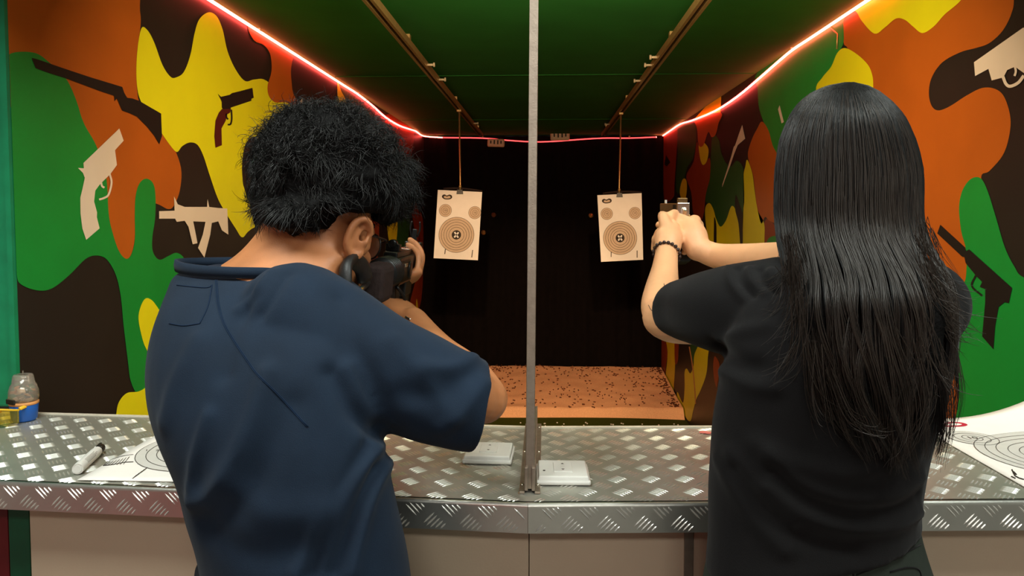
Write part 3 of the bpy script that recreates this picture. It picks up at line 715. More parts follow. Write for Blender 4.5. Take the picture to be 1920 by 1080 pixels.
# two pale slotted blocks under the strip light at the far end
def slotted_block(c, w, h, tilt, label):
    root = empty('slotted_block', c)
    R = Matrix.Rotation(tilt, 3, 'Y')
    MB().box(c, (w, 0.03, h), R).build('block_body', M_PLASTC, root, bevel=0.018, seg=3)
    for k in (-1.1, -0.35, 0.4, 1.1):
        MB().box(c + R @ Vector((k * w * 0.27, -0.015, h * 0.08)), (w * 0.07, 0.006, h * (0.5 if abs(k) < 1 else 0.36)), R).build('slot', M_RAILD, root)
    MB().box(c + Vector((0, 0.08, h * 0.2)), (0.012, 0.16, 0.012)).build('hook', M_RAIL, root)
    tag(root, label, 'block', 'slotted blocks at the far end')
slotted_block(P(930, 268, 7.2), 0.165, 0.078, 0.03, 'pale slotted block hanging below the red strip near the left rail end')
slotted_block(P(1050, 255, 7.2), 0.185, 0.088, -0.02, 'pale slotted block above the red strip right of the divider')
for i, (px, py) in enumerate(((925, 404), (906, 437), (1107, 405))):
    c = P(px, py, YB - 0.06)
    o = MB().lathe(c, [(0.004, -0.01), (0.02, 0), (0.024, 0.02), (0.01, 0.04)], 9, (0.3, -1, 0.4)).build('pellet_scar', M_CHIP if i == 0 else M_RAIL, bpy.data.objects['wall_back'])

# ------------------------------------------------------------------ red LED strip
pts = []
for px, py in [(300, -62), (340, -35), (395, 0), (436, 20), (480, 42), (535, 80), (590, 118), (640, 146), (668, 170), (695, 198), (720, 220), (745, 235), (765, 242), (778, 243), (792, 254)]:
    q = onX(px, py, XL); pts.append(Vector((XL + 0.012, q.y, min(q.z, ZC - 0.012))))
for px, py in [(830, 258), (905, 259), (950, 263), (1000, 266), (1040, 265), (1080, 262), (1130, 259), (1180, 259), (1230, 257)]:
    q = P(px, py, YB - 0.06); pts.append(q)
for px, py in [(1240, 253), (1258, 243), (1278, 229), (1300, 226), (1344, 208), (1385, 182), (1423, 151), (1460, 119), (1490, 92), (1521, 64), (1575, 34), (1634, 0), (1690, -36)]:
    q = onX(px, py, XR); pts.append(Vector((XR - 0.012, q.y, min(q.z, ZC - 0.012))))
root = empty('led_strip', pts[0])
for a_, b_, m_, r_ in ((0, 16, M_LED, 0.0064), (15, 24, M_LEDB, 0.0055), (23, 37, M_LED, 0.0064)):
    V, F = tube_mesh(spline(pts[a_:b_], 3), r_, 8); mesh_obj('glow_tube', V, F, m_, root)
for i in (4, 8, 13, 16, 22, 26, 32):
    MB().box(pts[i] + Vector((0, 0, 0.012)), (0.014, 0.012, 0.02)).build('clip', M_PLASTC, root)
tag(root, 'glowing red light strip running under the ceiling around both side walls', 'strip light')
# loose cable tail by the strip on the right wall
q = [onX(a, b, XR) for a, b in [(1558, 50), (1573, 64), (1572, 92)]]
tag(mesh_obj('cable_tail', *tube_mesh([Vector((XR - 0.006, k.y, min(k.z, ZC - 0.01))) for k in q], 0.003, 6), M_RAIL), 'short loose cable end under the red strip on the right wall', 'cable')

# ------------------------------------------------------------------ lamps out of the picture, where the light comes from
for x in (-0.75, 0.95):
    r = empty('ceiling_panel_lamp', (x, 0.6, 2.7))
    MB().box((x, 0.6, 2.685), (0.98, 0.52, 0.03)).build('lamp_frame', M_PLAST, r)
    MB().box((x, 0.6, 2.668), (0.92, 0.46, 0.006)).build('diffuser', M_COOL, r)
    tag(r, 'flat white ceiling panel lamp above the man' if x < 0 else 'flat white ceiling panel lamp above the woman', 'lamp')
r = empty('tube_lamp', (0.05, 1.86, ZC))
MB().box((0.05, 1.82, 2.2), (0.9, 0.05, 0.12)).build('lamp_housing', M_PLAST, r)
MB().tube([(-0.45, 1.86, 2.13), (0.5, 1.86, 2.13)], 0.013, 12).build('tube', M_WARM, r, smooth=True)
tag(r, 'warm tube lamp under the gallery ceiling above the counter', 'lamp')
for k, (a_, b_) in enumerate(SPOTS):
    a = Vector(a_); d = (Vector(b_) - a).normalized()
    r = empty('spot_lamp', (a.x, a.y, ZC))
    MB().lathe(a - d * 0.09, [(0.02, 0), (0.035, 0.005), (0.045, 0.085), (0.04, 0.085), (0.03, 0.01)], 20, d).build('lamp_can', M_BLACKPL, r, smooth=True)
    MB().tube([a - d * 0.05, Vector((a.x, a.y - 0.06, ZC))], 0.008, 8).build('lamp_arm', M_BLACKPL, r, smooth=True)
    tag(r, 'black ceiling spotlight aimed down the left lane' if k == 0 else 'black ceiling spotlight aimed down the right lane', 'lamp')

r = empty('ceiling_panel_lamp', (0.1, -1.25, 2.7))  # fixture modelled for the added fill lamp behind the camera
MB().box((0.1, -1.25, 2.685), (0.98, 0.52, 0.03)).build('lamp_frame', M_PLAST, r)
MB().box((0.1, -1.25, 2.668), (0.92, 0.46, 0.006)).build('diffuser', M_COOL, r)
tag(r, 'added fill panel lamp at the back of the room, out of view', 'lamp')
# ------------------------------------------------------------------ things on the counter
def switch_plate(c, rz, label):
    root = empty('switch_plate', c, rz); B = Matrix.Rotation(rz, 3, 'Z')
    def Q(x, y, z): return c + B @ Vector((x, y, z))
    s = 0.044
    MB().box(c + Vector((0, 0, 0.004)), (0.090, 0.090, 0.008), B).build('back_box', M_PLAST, root, bevel=0.003)
    MB().box(c + Vector((0, 0, 0.0105)), (0.086, 0.086, 0.008), B, 0.95).build('cover_plate', M_PLAST, root, bevel=0.002)
    MB().box(Q(0, 0.002, 0.0150), (0.032, 0.046, 0.003), B).build('rocker', M_PLAST, root, bevel=0.001)
    z = 0.0168
    for sy in (1, -1):
        y = 0.002 + sy * 0.014
        poly_print('arrow_mark', [Q(-0.003, y - sy * 0.002, z), Q(0.003, y - sy * 0.002, z), Q(0, y + sy * 0.003, z)], M_PRINT, root)
    for y in (0.0035, 0.0005): poly_print('rocker_line', [Q(-0.004, y - 0.0004, z), Q(0.004, y - 0.0004, z), Q(0.004, y + 0.0004, z), Q(-0.004, y + 0.0004, z)], M_PRINTG, root)
    MB().lathe(Q(-0.032, -0.014, 0.0143), [(0.0022, 0), (0.0022, 0.0008), (0.001, 0.0009)], 10).build('screw_cover', M_PRINT, root)
    tag(root, label, 'switch', 'target switches on the counter')
CTB = CT + 0.0014
switch_plate(onZ(917, 856, CTB), -0.03, "square white switch plate left of the divider, by the man's elbow")
switch_plate(onZ(1055, 893, CTB), 0.02, 'square white switch plate just right of the divider base')

# left target sheet
def sheet(o, W, H, lift_fn, label, **kw):
    root = empty('target_sheet', o + Vector((W / 2, H / 2, 0)))
    nx, ny = 16, 20; V = []; F = []
    def fn(p): return Vector((p.x, p.y, p.z + lift_fn((p.x - o.x) / W, (p.y - o.y) / H)))
    for j in range(ny + 1):
        for i in range(nx + 1): V.append(fn(o + Vector((W * i / nx, H * j / ny, 0.0008))))
    k = len(V)
    for j in range(ny + 1):
        for i in range(nx + 1): V.append(fn(o + Vector((W * i / nx, H * j / ny, 0.0))))
    for j in range(ny):
        for i in range(nx):
            a = j * (nx + 1) + i; f = (a, a + 1, a + nx + 2, a + nx + 1); F.append(f); F.append(tuple(q + k for q in f[::-1]))
    for i in range(nx):
        F.append((i + 1, i, i + k, i + 1 + k)); a = ny * (nx + 1) + i; F.append((a, a + 1, a + 1 + k, a + k))
    for j in range(ny):
        a = j * (nx + 1); F.append((a, a + nx + 1, a + nx + 1 + k, a + k)); a += nx; F.append((a + nx + 1, a, a + k, a + nx + 1 + k))
    paper = mesh_obj('paper', V, F, M_PAPER, root, smooth=True)
    print_target(paper, o + Vector((0, 0, 0.0008)), Vector((1, 0, 0)), Vector((0, 1, 0)), Vector((0, 0, 1)), W, H, fn=fn, **kw)
    tag(root, label, 'target sheet'); return root, fn, paper
oL = onZ(145, 903, CT); oL.z = CTB
rL, fnL, pL = sheet(oL, 0.31, 0.40, lambda a, b: 0.001, 'white ring target sheet lying beside the marker, partly behind the man', R=0.128, cy=0.172, feet=False)
for k, (px, py) in enumerate(((275, 844), (295, 844), (312, 845))):
    q = onZ(px, py, CTB + 0.0035); text_print('ring_number', str(k + 1), q, Vector((0.9, 0.4, 0)), Vector((-0.4, 0.9, 0)), 0.014, M_PRINT, pL)
def scribble(parent, pxs, w, z):
    pts = [onZ(a, b, z) for a, b in pxs]; return mesh_obj('line_mark', *tube_mesh(pts, (w, 0.0002), 6), M_PRINT, parent)
zL = CTB + 0.0024
for pl in ([(193, 873), (206, 863), (225, 856), (250, 852)], [(193, 873), (212, 871), (232, 867), (250, 866)]):
    scribble(pL, [(q.x, q.y) for q in spline([(a, b, 0) for a, b in pl], 3)], 0.0009, zL)
for k in range(7):
    scribble(pL, [(195 + k * 6, 873 - k * 0.5), (206 + k * 6, 866 - k * 1.6)], 0.0013, zL)
for k in range(5):
    scribble(pL, [(248 + k * 5, 897 - k * 3.6), (255 + k * 5, 891 - k * 3.6)], 0.0022, zL)
oR = Vector((0.785, 1.225, CTB))
def curl(a, b): return 0.001 + 0.05 * max(0, a - 0.25) ** 2 * max(0, b - 0.35) / 0.36 / 0.65 * 1.0
rR, fnR, pR = sheet(oR, 0.325, 0.425, curl, 'white ring target sheet curling up against the right wall', R=0.128, cy=0.175, right=False, feet=False)
# dark under-edge shadow gap needs no paint; a few scribbled marks as printed
zR = CTB + 0.003
for pl in ([(1897, 880), (1903, 892), (1910, 896), (1920, 899)], [(1896, 893), (1904, 897)], [(1900, 884), (1906, 890)]):
    scribble(pR, pl, 0.0012, zR)

# marker pen
a = onZ(145, 880, CTB + 0.009); b = onZ(191, 838, CTB + 0.009); ax = (b - a).normalized(); L = (b - a).length
root = empty('marker_pen', (a + b) / 2)
MB().lathe(a, [(0.0065, 0.0), (0.0065, -0.001 + 0.003), (0.009, 0.001), (0.0095, 0.006), (0.0095, L * 0.70), (0.0088, L * 0.74), (0.0085, L * 0.80)], 32, ax).build('barrel', M_PLAST, root)
MB().lathe(a + ax * (L * 0.80), [(0.0078, 0), (0.0078, L * 0.16), (0.0066, L * 0.19), (0.003, L * 0.2)], 20, ax).build('cap', M_BLACKPL, root, smooth=True)
MB().box(a + ax * (L * 0.88) + Vector((0, 0, 0.0085)), (0.004, L * 0.16, 0.0025), ax.to_track_quat('Y', 'Z').to_matrix()).build('cap_clip', M_BLACKPL, root)
side = ax.cross(Vector((0, 0, 1))).normalized()
for k in range(5):
    ang = 0.35 + k * 0.2; o_ = (Vector((0, 0, 1)) * math.sin(ang) - side * -1 * math.cos(ang)) * 0.0096
    MB().tube([a + ax * (L * 0.2) + o_, a + ax * (L * (0.52 + 0.05 * (k % 3))) + o_], 0.00025, 5).build('print_line', M_PRINT, root)
tag(root, 'white marker pen with a black cap on the left counter', 'marker pen')

# clear cup on a blue pot
c = onZ(53, 784, CTB); c.y -= 0.0; c = Vector((c.x + 0.0, c.y - 0.012, CTB))
root = empty('plastic_cup', c)
MB().lathe(c, [(0.001, 0), (0.0225, 0.0), (0.0245, 0.003), (0.0275, 0.034), (0.0265, 0.036), (0.001, 0.034)], 36).build('blue_pot', M_BLUE, root, smooth=True)
MB().lathe(c, [(0.0268, 0.0345), (0.0285, 0.036), (0.0285, 0.0405), (0.0268, 0.042)], 36).build('tan_rim', M_TANBAND, root, smooth=True)
MB().lathe(c, [(0.0272, 0.042), (0.0295, 0.050), (0.0285, 0.064), (0.0245, 0.078), (0.0225, 0.0785), (0.0195, 0.097), (0.017, 0.100), (0.001, 0.1005), (0.001, 0.0985), (0.0165, 0.0975), (0.0185, 0.096), (0.0215, 0.077), (0.0275, 0.064), (0.0282, 0.050), (0.026, 0.042)], 36).build('clear_cup', M_CLEAR, root, smooth=True)
rr = random.Random(2)
for k in range(26):   # crumpled wrappers inside
    t = rr.uniform(0, 6.28); r_ = rr.uniform(0.004, 0.020); z = rr.uniform(0.044, 0.070)
    MB().box(c + Vector((r_ * math.cos(t), r_ * math.sin(t), z)), (rr.uniform(0.008, 0.016), rr.uniform(0.006, 0.012), rr.uniform(0.001, 0.004)), Matrix.Rotation(rr.uniform(0, 3), 3, 'Z') @ Matrix.Rotation(rr.uniform(-1, 1), 3, 'X')).build('wrapper_scrap', rr.choice([M_PLASTC, M_BLACKPL, M_TANBAND, M_OLIVE, M_PLASTC]), root)
MB().box(c + Vector((-0.011, -0.0255, 0.045)), (0.026, 0.004, 0.010), Matrix.Rotation(-0.4, 3, 'Z')).build('black_label', M_BLACKPL, root)
MB().tube([c + Vector((0, 0, 0.1)), c + Vector((0.0, 0, 0.108))], 0.0012, 6).build('tip', M_CLEAR, root)
tag(root, 'tapered clear plastic cup of scraps on a blue pot by the green post', 'cup')

# yellow tinted safety glasses
c = onZ(-32, 800, CTB); root = empty('safety_glasses', c)
V = []; F = []; n = 24; m_ = 8
for j in range(m_ + 1):
    for i in range(n + 1):
        a = -1.25 + 2.5 * i / n; h = j / m_
        x = 0.062 * math.sin(a); y = -0.042 * math.cos(a) + 0.03
        nose = 0.016 * math.exp(-(a / 0.16) ** 2)
        zz = 0.004 + nose + (0.042 - 0.010 * abs(a) - nose) * h
        V.append(c + Vector((x + 0.008, y, zz)))
for j in range(m_):
    for i in range(n):
        q = j * (n + 1) + i; F.append((q, q + 1, q + n + 2, q + n + 1))
o = mesh_obj('lens', V, F, M_YCLEAR, root); sm = o.modifiers.new('t', 'SOLIDIFY'); sm.thickness = 0.002
for s in (-1, 1):
    MB().tube([c + Vector((0.008 + s * 0.060, 0.018, 0.034)), c + Vector((0.008 + s * 0.058, 0.06, 0.036)), c + Vector((0.008 + s * 0.04, 0.085, 0.02)), c + Vector((0.008 + s * 0.036, 0.09, 0.006))], (0.002, 0.004), 8).build('temple', M_YFRAME, root, smooth=True)
MB().tube(spline([c + Vector((0.008 + 0.063 * math.sin(a), -0.043 * math.cos(a) + 0.03, 0.044 - 0.010 * abs(a))) for a in [-1.25 + 0.25 * k for k in range(11)]], 3), 0.002, 8).build('brow_frame', M_YFRAME, root, smooth=True)
MB().tube(spline([c + Vector((0.008 + 0.02, -0.02, 0.006)), c + Vector((0.030, -0.024, 0.024)), c + Vector((0.012, -0.022, 0.03)), c + Vector((0.0, -0.02, 0.01))], 5), 0.003, 8).build('nose_piece', M_YFRAME, root, smooth=True)
MB().tube([c + Vector((0.0, -0.022, 0.004)), c + Vector((0.022, -0.022, 0.004))], 0.0035, 8).build('pad', M_BLACKPL, root, smooth=True)
tag(root, 'yellow tinted safety glasses at the far left end of the counter', 'glasses')
# torn pink scrap at the back edge of the right counter
c = onZ(1322, 812, CTB)
tag(MB().prism([c + Vector(v) for v in ((-0.012, 0, 0), (0.008, -0.008, 0), (0.014, 0.004, 0), (0.002, 0.014, 0), (-0.008, 0.012, 0))], (0, 0, 0.001)).build('paper_scrap', mat('pink paper', (214, 120, 112), 0.7)), 'small torn pink paper scrap at the back of the right counter', 'paper scrap')

# ------------------------------------------------------------------ bodies
def hand_shapes(w, fwd, back, side, curls, thumb, spread=0.0, s=1.0):
    """w wrist centre; fwd towards the knuckles; back = out of the back of the hand; side = +1 thumb lies along +lat
    curls: 4 x (a1,a2,a3) bends in radians towards the palm; thumb: list of points in the hand's own axes"""
    f = Vector(fwd).normalized(); b = Vector(back); b = (b - f * b.dot(f)).normalized(); l = f.cross(b) * side
    def H(x, y, z): return w + (f * x + l * y + b * z) * s
    sh = []
    rows = [(-0.012, 0.0, 0.027, 0.019), (0.01, 0.002, 0.030, 0.018), (0.035, 0.002, 0.037, 0.0165), (0.065, 0.0, 0.041, 0.0145), (0.088, -0.001, 0.0405, 0.0115), (0.096, -0.001, 0.036, 0.008)]
    rings = []
    for x, y, ry, rz in rows:
        rings.append([H(x, y + ry * math.copysign(abs(math.cos(t)) ** 0.8, math.cos(t)), rz * math.copysign(abs(math.sin(t)) ** 0.8, math.sin(t)) + 0.002) for t in [2 * math.pi * i / 24 for i in range(24)]])
    sh.append(loft(rings))
    roots = [(0.089, 0.029, 0.0), (0.093, 0.0095, 0.002), (0.090, -0.011, 0.001), (0.082, -0.029, -0.001)]
    lens = [(0.042, 0.025, 0.021), (0.046, 0.029, 0.022), (0.043, 0.027, 0.022), (0.034, 0.021, 0.019)]
    rad = [0.0084, 0.0086, 0.0082, 0.0074]
    for k in range(4):
        x, y, z = roots[k]; pos = Vector((x, y, z)); ang = 0.0; path = [(H(x - 0.02, y * 0.95, z), rad[k] * s * 1.02), (H(x, y, z), rad[k] * s * 1.08)]
        sp = spread * (1.5 - k)
        for q in range(3):
            ang += curls[k][q]
            d = Vector((math.cos(ang) * math.cos(sp), math.sin(sp) * math.cos(ang), -math.sin(ang)))
            pos = pos + d * lens[k][q]
            path.append((H(*pos), rad[k] * s * (1.0, 0.93, 0.82)[q]))
        sh.append(limb(path, 14, 4))
    tr = [0.0125, 0.0118, 0.0102, 0.0088]
    sh.append(limb([(H(*q), tr[min(i, 3)] * s) for i, q in enumerate(thumb)], 14, 4))
    return sh
def head_shapes(c, yaw, pitch, roll, s=1.0):
    """c = centre of the skull; local +y is the way the face looks"""
    R = (Matrix.Rotation(-yaw, 3, 'Z') @ Matrix.Rotation(pitch, 3, 'X') @ Matrix.Rotation(roll, 3, 'Y'))
    def T(x, y, z): return c + R @ Vector((x, y, z)) * s
    sh = []
    # z, half width, back y, front y
    rows = [(0.118, 0.012, -0.03, 0.01), (0.112, 0.036, -0.055, 0.04), (0.095, 0.058, -0.078, 0.068), (0.068, 0.071, -0.093, 0.085), (0.035, 0.0765, -0.099, 0.093), (0.005, 0.077, -0.098, 0.095), (-0.02, 0.074, -0.09, 0.093), (-0.045, 0.069, -0.072, 0.091), (-0.07, 0.062, -0.048, 0.089), (-0.09, 0.052, -0.02, 0.088), (-0.107, 0.036, 0.015, 0.086), (-0.115, 0.02, 0.04, 0.08)]
    rings = []
    for z, w, yb, yf in rows:
        cy = (yb + yf) / 2; ry = (yf - yb) / 2
        rings.append([T(w * math.copysign(abs(math.cos(t)) ** 0.9, math.cos(t)), cy + ry * math.sin(t), z) for t in [2 * math.pi * i / 36 for i in range(36)]])
    sh.append(loft(rings))
    sh.append(limb([(T(0, 0.088, 0.012), 0.009 * s), (T(0, 0.104, -0.012), 0.0105 * s), (T(0, 0.112, -0.028), 0.0125 * s)], 12, 4))     # nose
    for q in (-1, 1):
        sh.append(limb([(T(q * 0.01, 0.1, -0.031), 0.0085 * s), (T(q * 0.014, 0.094, -0.032), 0.007 * s)], 10, 3))
        sh.append(limb([(T(q * 0.012, 0.09, 0.022), 0.008 * s), (T(q * 0.036, 0.083, 0.024), 0.009 * s), (T(q * 0.056, 0.066, 0.018), 0.009 * s)], 10, 4))  # brow
        sh.append(limb([(T(q * 0.045, 0.066, -0.026), 0.017 * s), (T(q * 0.056, 0.045, -0.02), 0.015 * s)], 12, 4))                   # cheekbone
    sh.append(limb([(T(-0.022, 0.083, -0.063), 0.006 * s), (T(0, 0.0905, -0.062), 0.0085 * s), (T(0.022, 0.083, -0.063), 0.006 * s)], 10, 4))   # lips
    sh.append(limb([(T(-0.012, 0.078, -0.102), 0.014 * s), (T(0.012, 0.078, -0.102), 0.014 * s)], 12, 3))
    return sh, T, R
def ear_shapes(T, side, s=1.0, out=0.0):
    """outer rim, inner fold and lobe as one shape list"""
    x0 = side * (0.080 if out < -0.5 else 0.074)
    rim = [(0.0, 0.014, 0.020), (0.010, 0.009, 0.034), (0.017, -0.006, 0.040), (0.021, -0.020, 0.033), (0.021, -0.026, 0.014), (0.017, -0.022, -0.006), (0.011, -0.013, -0.022), (0.006, -0.002, -0.029), (0.001, 0.007, -0.022)]
    k = 1.0 + out
    sh = [limb([(T(x0 + side * a * k, b, z), 0.0068 * s) for a, b, z in rim], 10, 5)]
    sh.append(limb([(T(x0 + side * (a * 0.62) * k, b * 0.62 - 0.001, z * 0.66 + 0.001), 0.0056 * s) for a, b, z in rim[1:7]], 10, 4))
    # thin shell behind
    V = []; n = len(rim)
    body = [(T(x0 - side * 0.004, 0.0, 0.016), (0.009 * s, 0.014 * s)), (T(x0 + side * 0.006, -0.006, 0.004), (0.006 * s, 0.017 * s)), (T(x0 + side * 0.004, -0.004, -0.014), (0.006 * s, 0.010 * s))]
    for a, b in ((0, 4), (1, 5), (2, 5), (2, 6), (0, 3), (1, 4)):
        p0, p1 = rim[a], rim[b]
        sh.append(limb([(T(x0 + side * (p0[0] * k * 0.7 - 0.004), p0[1], p0[2] * 0.9), 0.0054 * s), (T(x0 + side * (p1[0] * k * 0.8 - 0.004), p1[1] * 0.9, p1[2]), 0.0054 * s)], 8, 3))
    sh.append(limb([(T(x0 - side * 0.01, 0.006, 0.012), 0.010 * s), (T(x0 + side * 0.004, 0.0, -0.004), 0.010 * s), (T(x0 + side * 0.003, 0.0, -0.022), 0.008 * s)], 10, 4))
    return sh
def legs(hipc, half, d, ft, scale=1.0):
    """two tapered legs from the hips down to the ankles, and foot positions"""
    sh = []; feet = []
    for s in (-1, 1):
        x = hipc.x + s * half; xa = hipc.x + s * (half + ft)
        sh.append(limb([(Vector((x, d, hipc.z - 0.02)), (0.085, 0.095)), (Vector((x, d + 0.005, hipc.z - 0.22)), 0.078), (Vector(((x + xa) / 2, d + 0.01, 0.48)), 0.056), (Vector(((x + xa) / 2, d - 0.015, 0.33)), 0.055), (Vector((xa, d - 0.02, 0.10)), 0.036)], 20, 5))
        feet.append(Vector((xa, d - 0.02, 0)))
    return sh, feet
def shoe(parent, f, ang):
    R = Matrix.Rotation(-ang, 3, 'Z')
    def Q(x, y, z): return f + R @ Vector((x, y, z))
    rows = [(-0.075, 0.030, 0.055), (-0.06, 0.036, 0.085), (-0.01, 0.037, 0.095), (0.05, 0.043, 0.07), (0.11, 0.048, 0.05), (0.155, 0.042, 0.042), (0.185, 0.022, 0.032)]
    rings = [[Q(w * math.cos(t), y, 0.012 + max(0.0, 0.5 + 0.5 * math.sin(t)) * h) for t in [2 * math.pi * i / 20 for i in range(20)]] for y, w, h in rows]
    o = mesh_obj('shoe', *loft(rings), M_SHOE, parent)
    rings = [[Q((w + 0.003) * math.cos(t), y + 0.003 * math.sin(t), z) for y, w, t in [(0.055 + 0.132 * math.sin(t), 0.043, t) for t in [2 * math.pi * i / 28 for i in range(28)]]] for z in (0.0, 0.014)]
    mesh_obj('sole', *loft(rings), M_BLACKPL, o)
def strands(name, roots, parent, m, r, sides=3, seed=0):
    """many thin tapering strands as one mesh; roots: array (n, k, 3) of strand points"""
    A = np.asarray(roots, np.float32); n, k, _ = A.shape
    T = np.gradient(A, axis=1); T /= np.linalg.norm(T, axis=2, keepdims=True) + 1e-9
    ref = np.zeros_like(T); ref[..., 0] = 0.31; ref[..., 1] = 0.9; ref[..., 2] = 0.28
    U = np.cross(T, ref); U /= np.linalg.norm(U, axis=2, keepdims=True) + 1e-9; W = np.cross(T, U)
    tp = np.linspace(0, 1, k); rad = r * (1.0 - 0.75 * tp ** 3)
    rad = rad[None, :] * np.random.RandomState(seed).uniform(0.7, 1.25, (n, 1))
    rings = []
    for s in range(sides):
        a = 2 * math.pi * s / sides
        rings.append(A + (U * math.cos(a) + W * math.sin(a)) * rad[..., None])
    V = np.stack(rings, axis=2).reshape(-1, 3)          # (n,k,sides)
    base = (np.arange(n) * k * sides)[:, None, None] + (np.arange(k - 1) * sides)[None, :, None] + np.arange(sides)[None, None, :]
    nxt = base - np.arange(sides)[None, None, :] + ((np.arange(sides) + 1) % sides)[None, None, :]
    F = np.stack([base, nxt, nxt + sides, base + sides], axis=-1).reshape(-1, 4)
    o = mesh_obj(name, V, F, m, parent); tag(o, kind='stuff'); return o

# ================================================================== the man with the rifle
man = empty('person', (-0.33, 1.0, 0))
tag(man, 'person in a navy T-shirt with curly black hair, aiming a rifle', 'person')
HC = P(592, 442, 1.178); MS = 0.97
hsh, HT, HR = head_shapes(HC, 0.52, -0.18, 0.04, MS)
def pl_(*q): return [(P(a, b, d), r) for a, b, d, r in q]
earR = [limb(pl_((694, 440, 1.110, 0.0055), (694, 422, 1.102, 0.0055), (684, 411, 1.094, 0.0058), (668, 416, 1.088, 0.006), (656, 433, 1.084, 0.006), (650, 453, 1.084, 0.0062), (653, 469, 1.088, 0.0066), (663, 481, 1.094, 0.0072), (673, 477, 1.100, 0.0068), (677, 466, 1.106, 0.006)), 12, 5),
        limb(pl_((684, 426, 1.104, 0.0042), (674, 433, 1.098, 0.0046), (667, 448, 1.094, 0.0048), (669, 462, 1.097, 0.0048), (677, 467, 1.102, 0.0045)), 10, 5),
        limb(pl_((689, 447, 1.106, 0.004), (685, 454, 1.101, 0.0048), (684, 461, 1.104, 0.0042)), 10, 4)]
for q in (((656, 435, 1.104), (690, 436, 1.138)), ((652, 452, 1.103), (688, 450, 1.138)), ((655, 467, 1.106), (686, 462, 1.138)), ((668, 420, 1.106), (692, 424, 1.138)), ((663, 476, 1.110), (680, 470, 1.136))):
    earR.append(limb(pl_((q[0][0], q[0][1], q[0][2] - 0.008, 0.005), (*q[1], 0.008)), 10, 3))
earL = ear_shapes(HT, -1, MS * 0.72, -0.6)
skin = list(hsh) + earR + earL
skin.append(smooth_rings([(500, 690, 385, 1.16, 0.070), (488, 668, 425, 1.15, 0.066), (466, 655, 455, 1.14, 0.066), (440, 655, 480, 1.125, 0.07), (402, 640, 506, 1.11, 0.078), (360, 636, 540, 1.09, 0.085)], 4, pw=2.1))
# right arm: shoulder, elbow towards the camera's right, forearm back to the grip
rs, el, mid, wr_ = P(640, 610, 1.03), P(902, 738, 1.055), P(824, 672, 1.16), P(774, 604, 1.25)
skin.append(limb([(rs, 0.055), (P(780, 690, 1.02), 0.047), (P(870, 738, 1.03), 0.042), (P(908, 748, 1.05), 0.034)], 20, 5))
skin.append(limb([(P(905, 748, 1.05), 0.036), (P(872, 712, 1.10), 0.039), (mid, 0.036), (P(796, 634, 1.215), 0.029), (wr_, 0.026)], 20, 5))
# right hand on the pistol grip
RG = Vector((-0.268, 1.345, 1.352))
hfwd = (P(728, 566, 1.325) - wr_)
skin += hand_shapes(wr_ + hfwd.normalized() * 0.006, hfwd, Vector((0.45, -0.35, 0.8)), -1, [(0.35, 0.5, 0.3), (0.9, 1.2, 0.7), (0.95, 1.2, 0.7), (1.0, 1.2, 0.7)], [(0.02, 0.02, -0.005), (0.045, 0.04, -0.016), (0.068, 0.042, -0.035), (0.082, 0.034, -0.052)], 0.0, 0.92)
# left arm reaches forward under the handguard
ls = P(385, 590, 1.13)
lw = Vector((-0.322, 1.415, 1.368))
skin.append(limb([(ls, 0.055), (Vector((-0.50, 1.20, 1.27)), 0.05), (Vector((-0.43, 1.27, 1.20)), 0.044), (Vector((-0.385, 1.34, 1.275)), 0.036), (lw, 0.025)], 20, 5))
LH = P(772, 492, 1.47)
skin += hand_shapes(lw, Vector((0.82, 0.5, 0.12)), Vector((0.25, -0.25, -0.9)), 1, [(0.95, 0.65, 0.5), (1.0, 0.65, 0.5), (1.05, 0.65, 0.5), (1.1, 0.7, 0.5)], [(0.02, 0.02, -0.004), (0.04, 0.042, -0.004), (0.062, 0.052, -0.016), (0.088, 0.052, -0.026)], 0.05, 0.88)
# trunk and legs underneath the clothes keep it one continuous figure
skin.append(smooth_rings([(350, 620, 525, 1.10, 0.06), (320, 690, 575, 1.07, 0.09), (305, 700, 690, 1.035, 0.105), (330, 700, 820, 1.01, 0.11), (370, 720, 960, 0.995, 0.105), (385, 735, 1100, 0.985, 0.10), (385, 750, 1250, 0.98, 0.10)], 4))
hipM = P(570, 1200, 0.985); hipM.z = 0.92
lsh, feetM = legs(hipM, 0.085, 0.985, 0.04)
skin += lsh
skin += [limb([(f + Vector((0, 0, 0.09)), 0.034), (f + Vector((0, 0.03, 0.05)), 0.035), (f + Vector((0, 0.12, 0.035)), 0.03)], 14, 3) for f in feetM]
me = union(skin, 0.0033, 3, 0.5)
bodyM = me_obj('body', me, M_SKINM, man)
treeBM = bvh(me)
# trousers
tr = [smooth_rings([(365, 765, 1060, 0.985, 0.116), (362, 775, 1130, 0.985, 0.122), (360, 790, 1220, 0.985, 0.126), (365, 790, 1330, 0.985, 0.118)], 4)]
for s, f in ((-1, feetM[0]), (1, feetM[1])):
    x = hipM.x + s * 0.085
    tr.append(limb([(Vector((x, 0.985, 0.88)), (0.10, 0.112)), (Vector((x, 0.99, 0.68)), 0.095), (Vector((f.x, 0.985, 0.45)), 0.078), (Vector((f.x, f.y, 0.25)), 0.072), (Vector((f.x, f.y, 0.11)), 0.066)], 24, 5))
me = union(tr, 0.008, 6); ripple(me, 0.006, 9, 3.0); me_obj('trousers', me, M_TROUSB, man)
for f in feetM: shoe(man, f, 0.25)
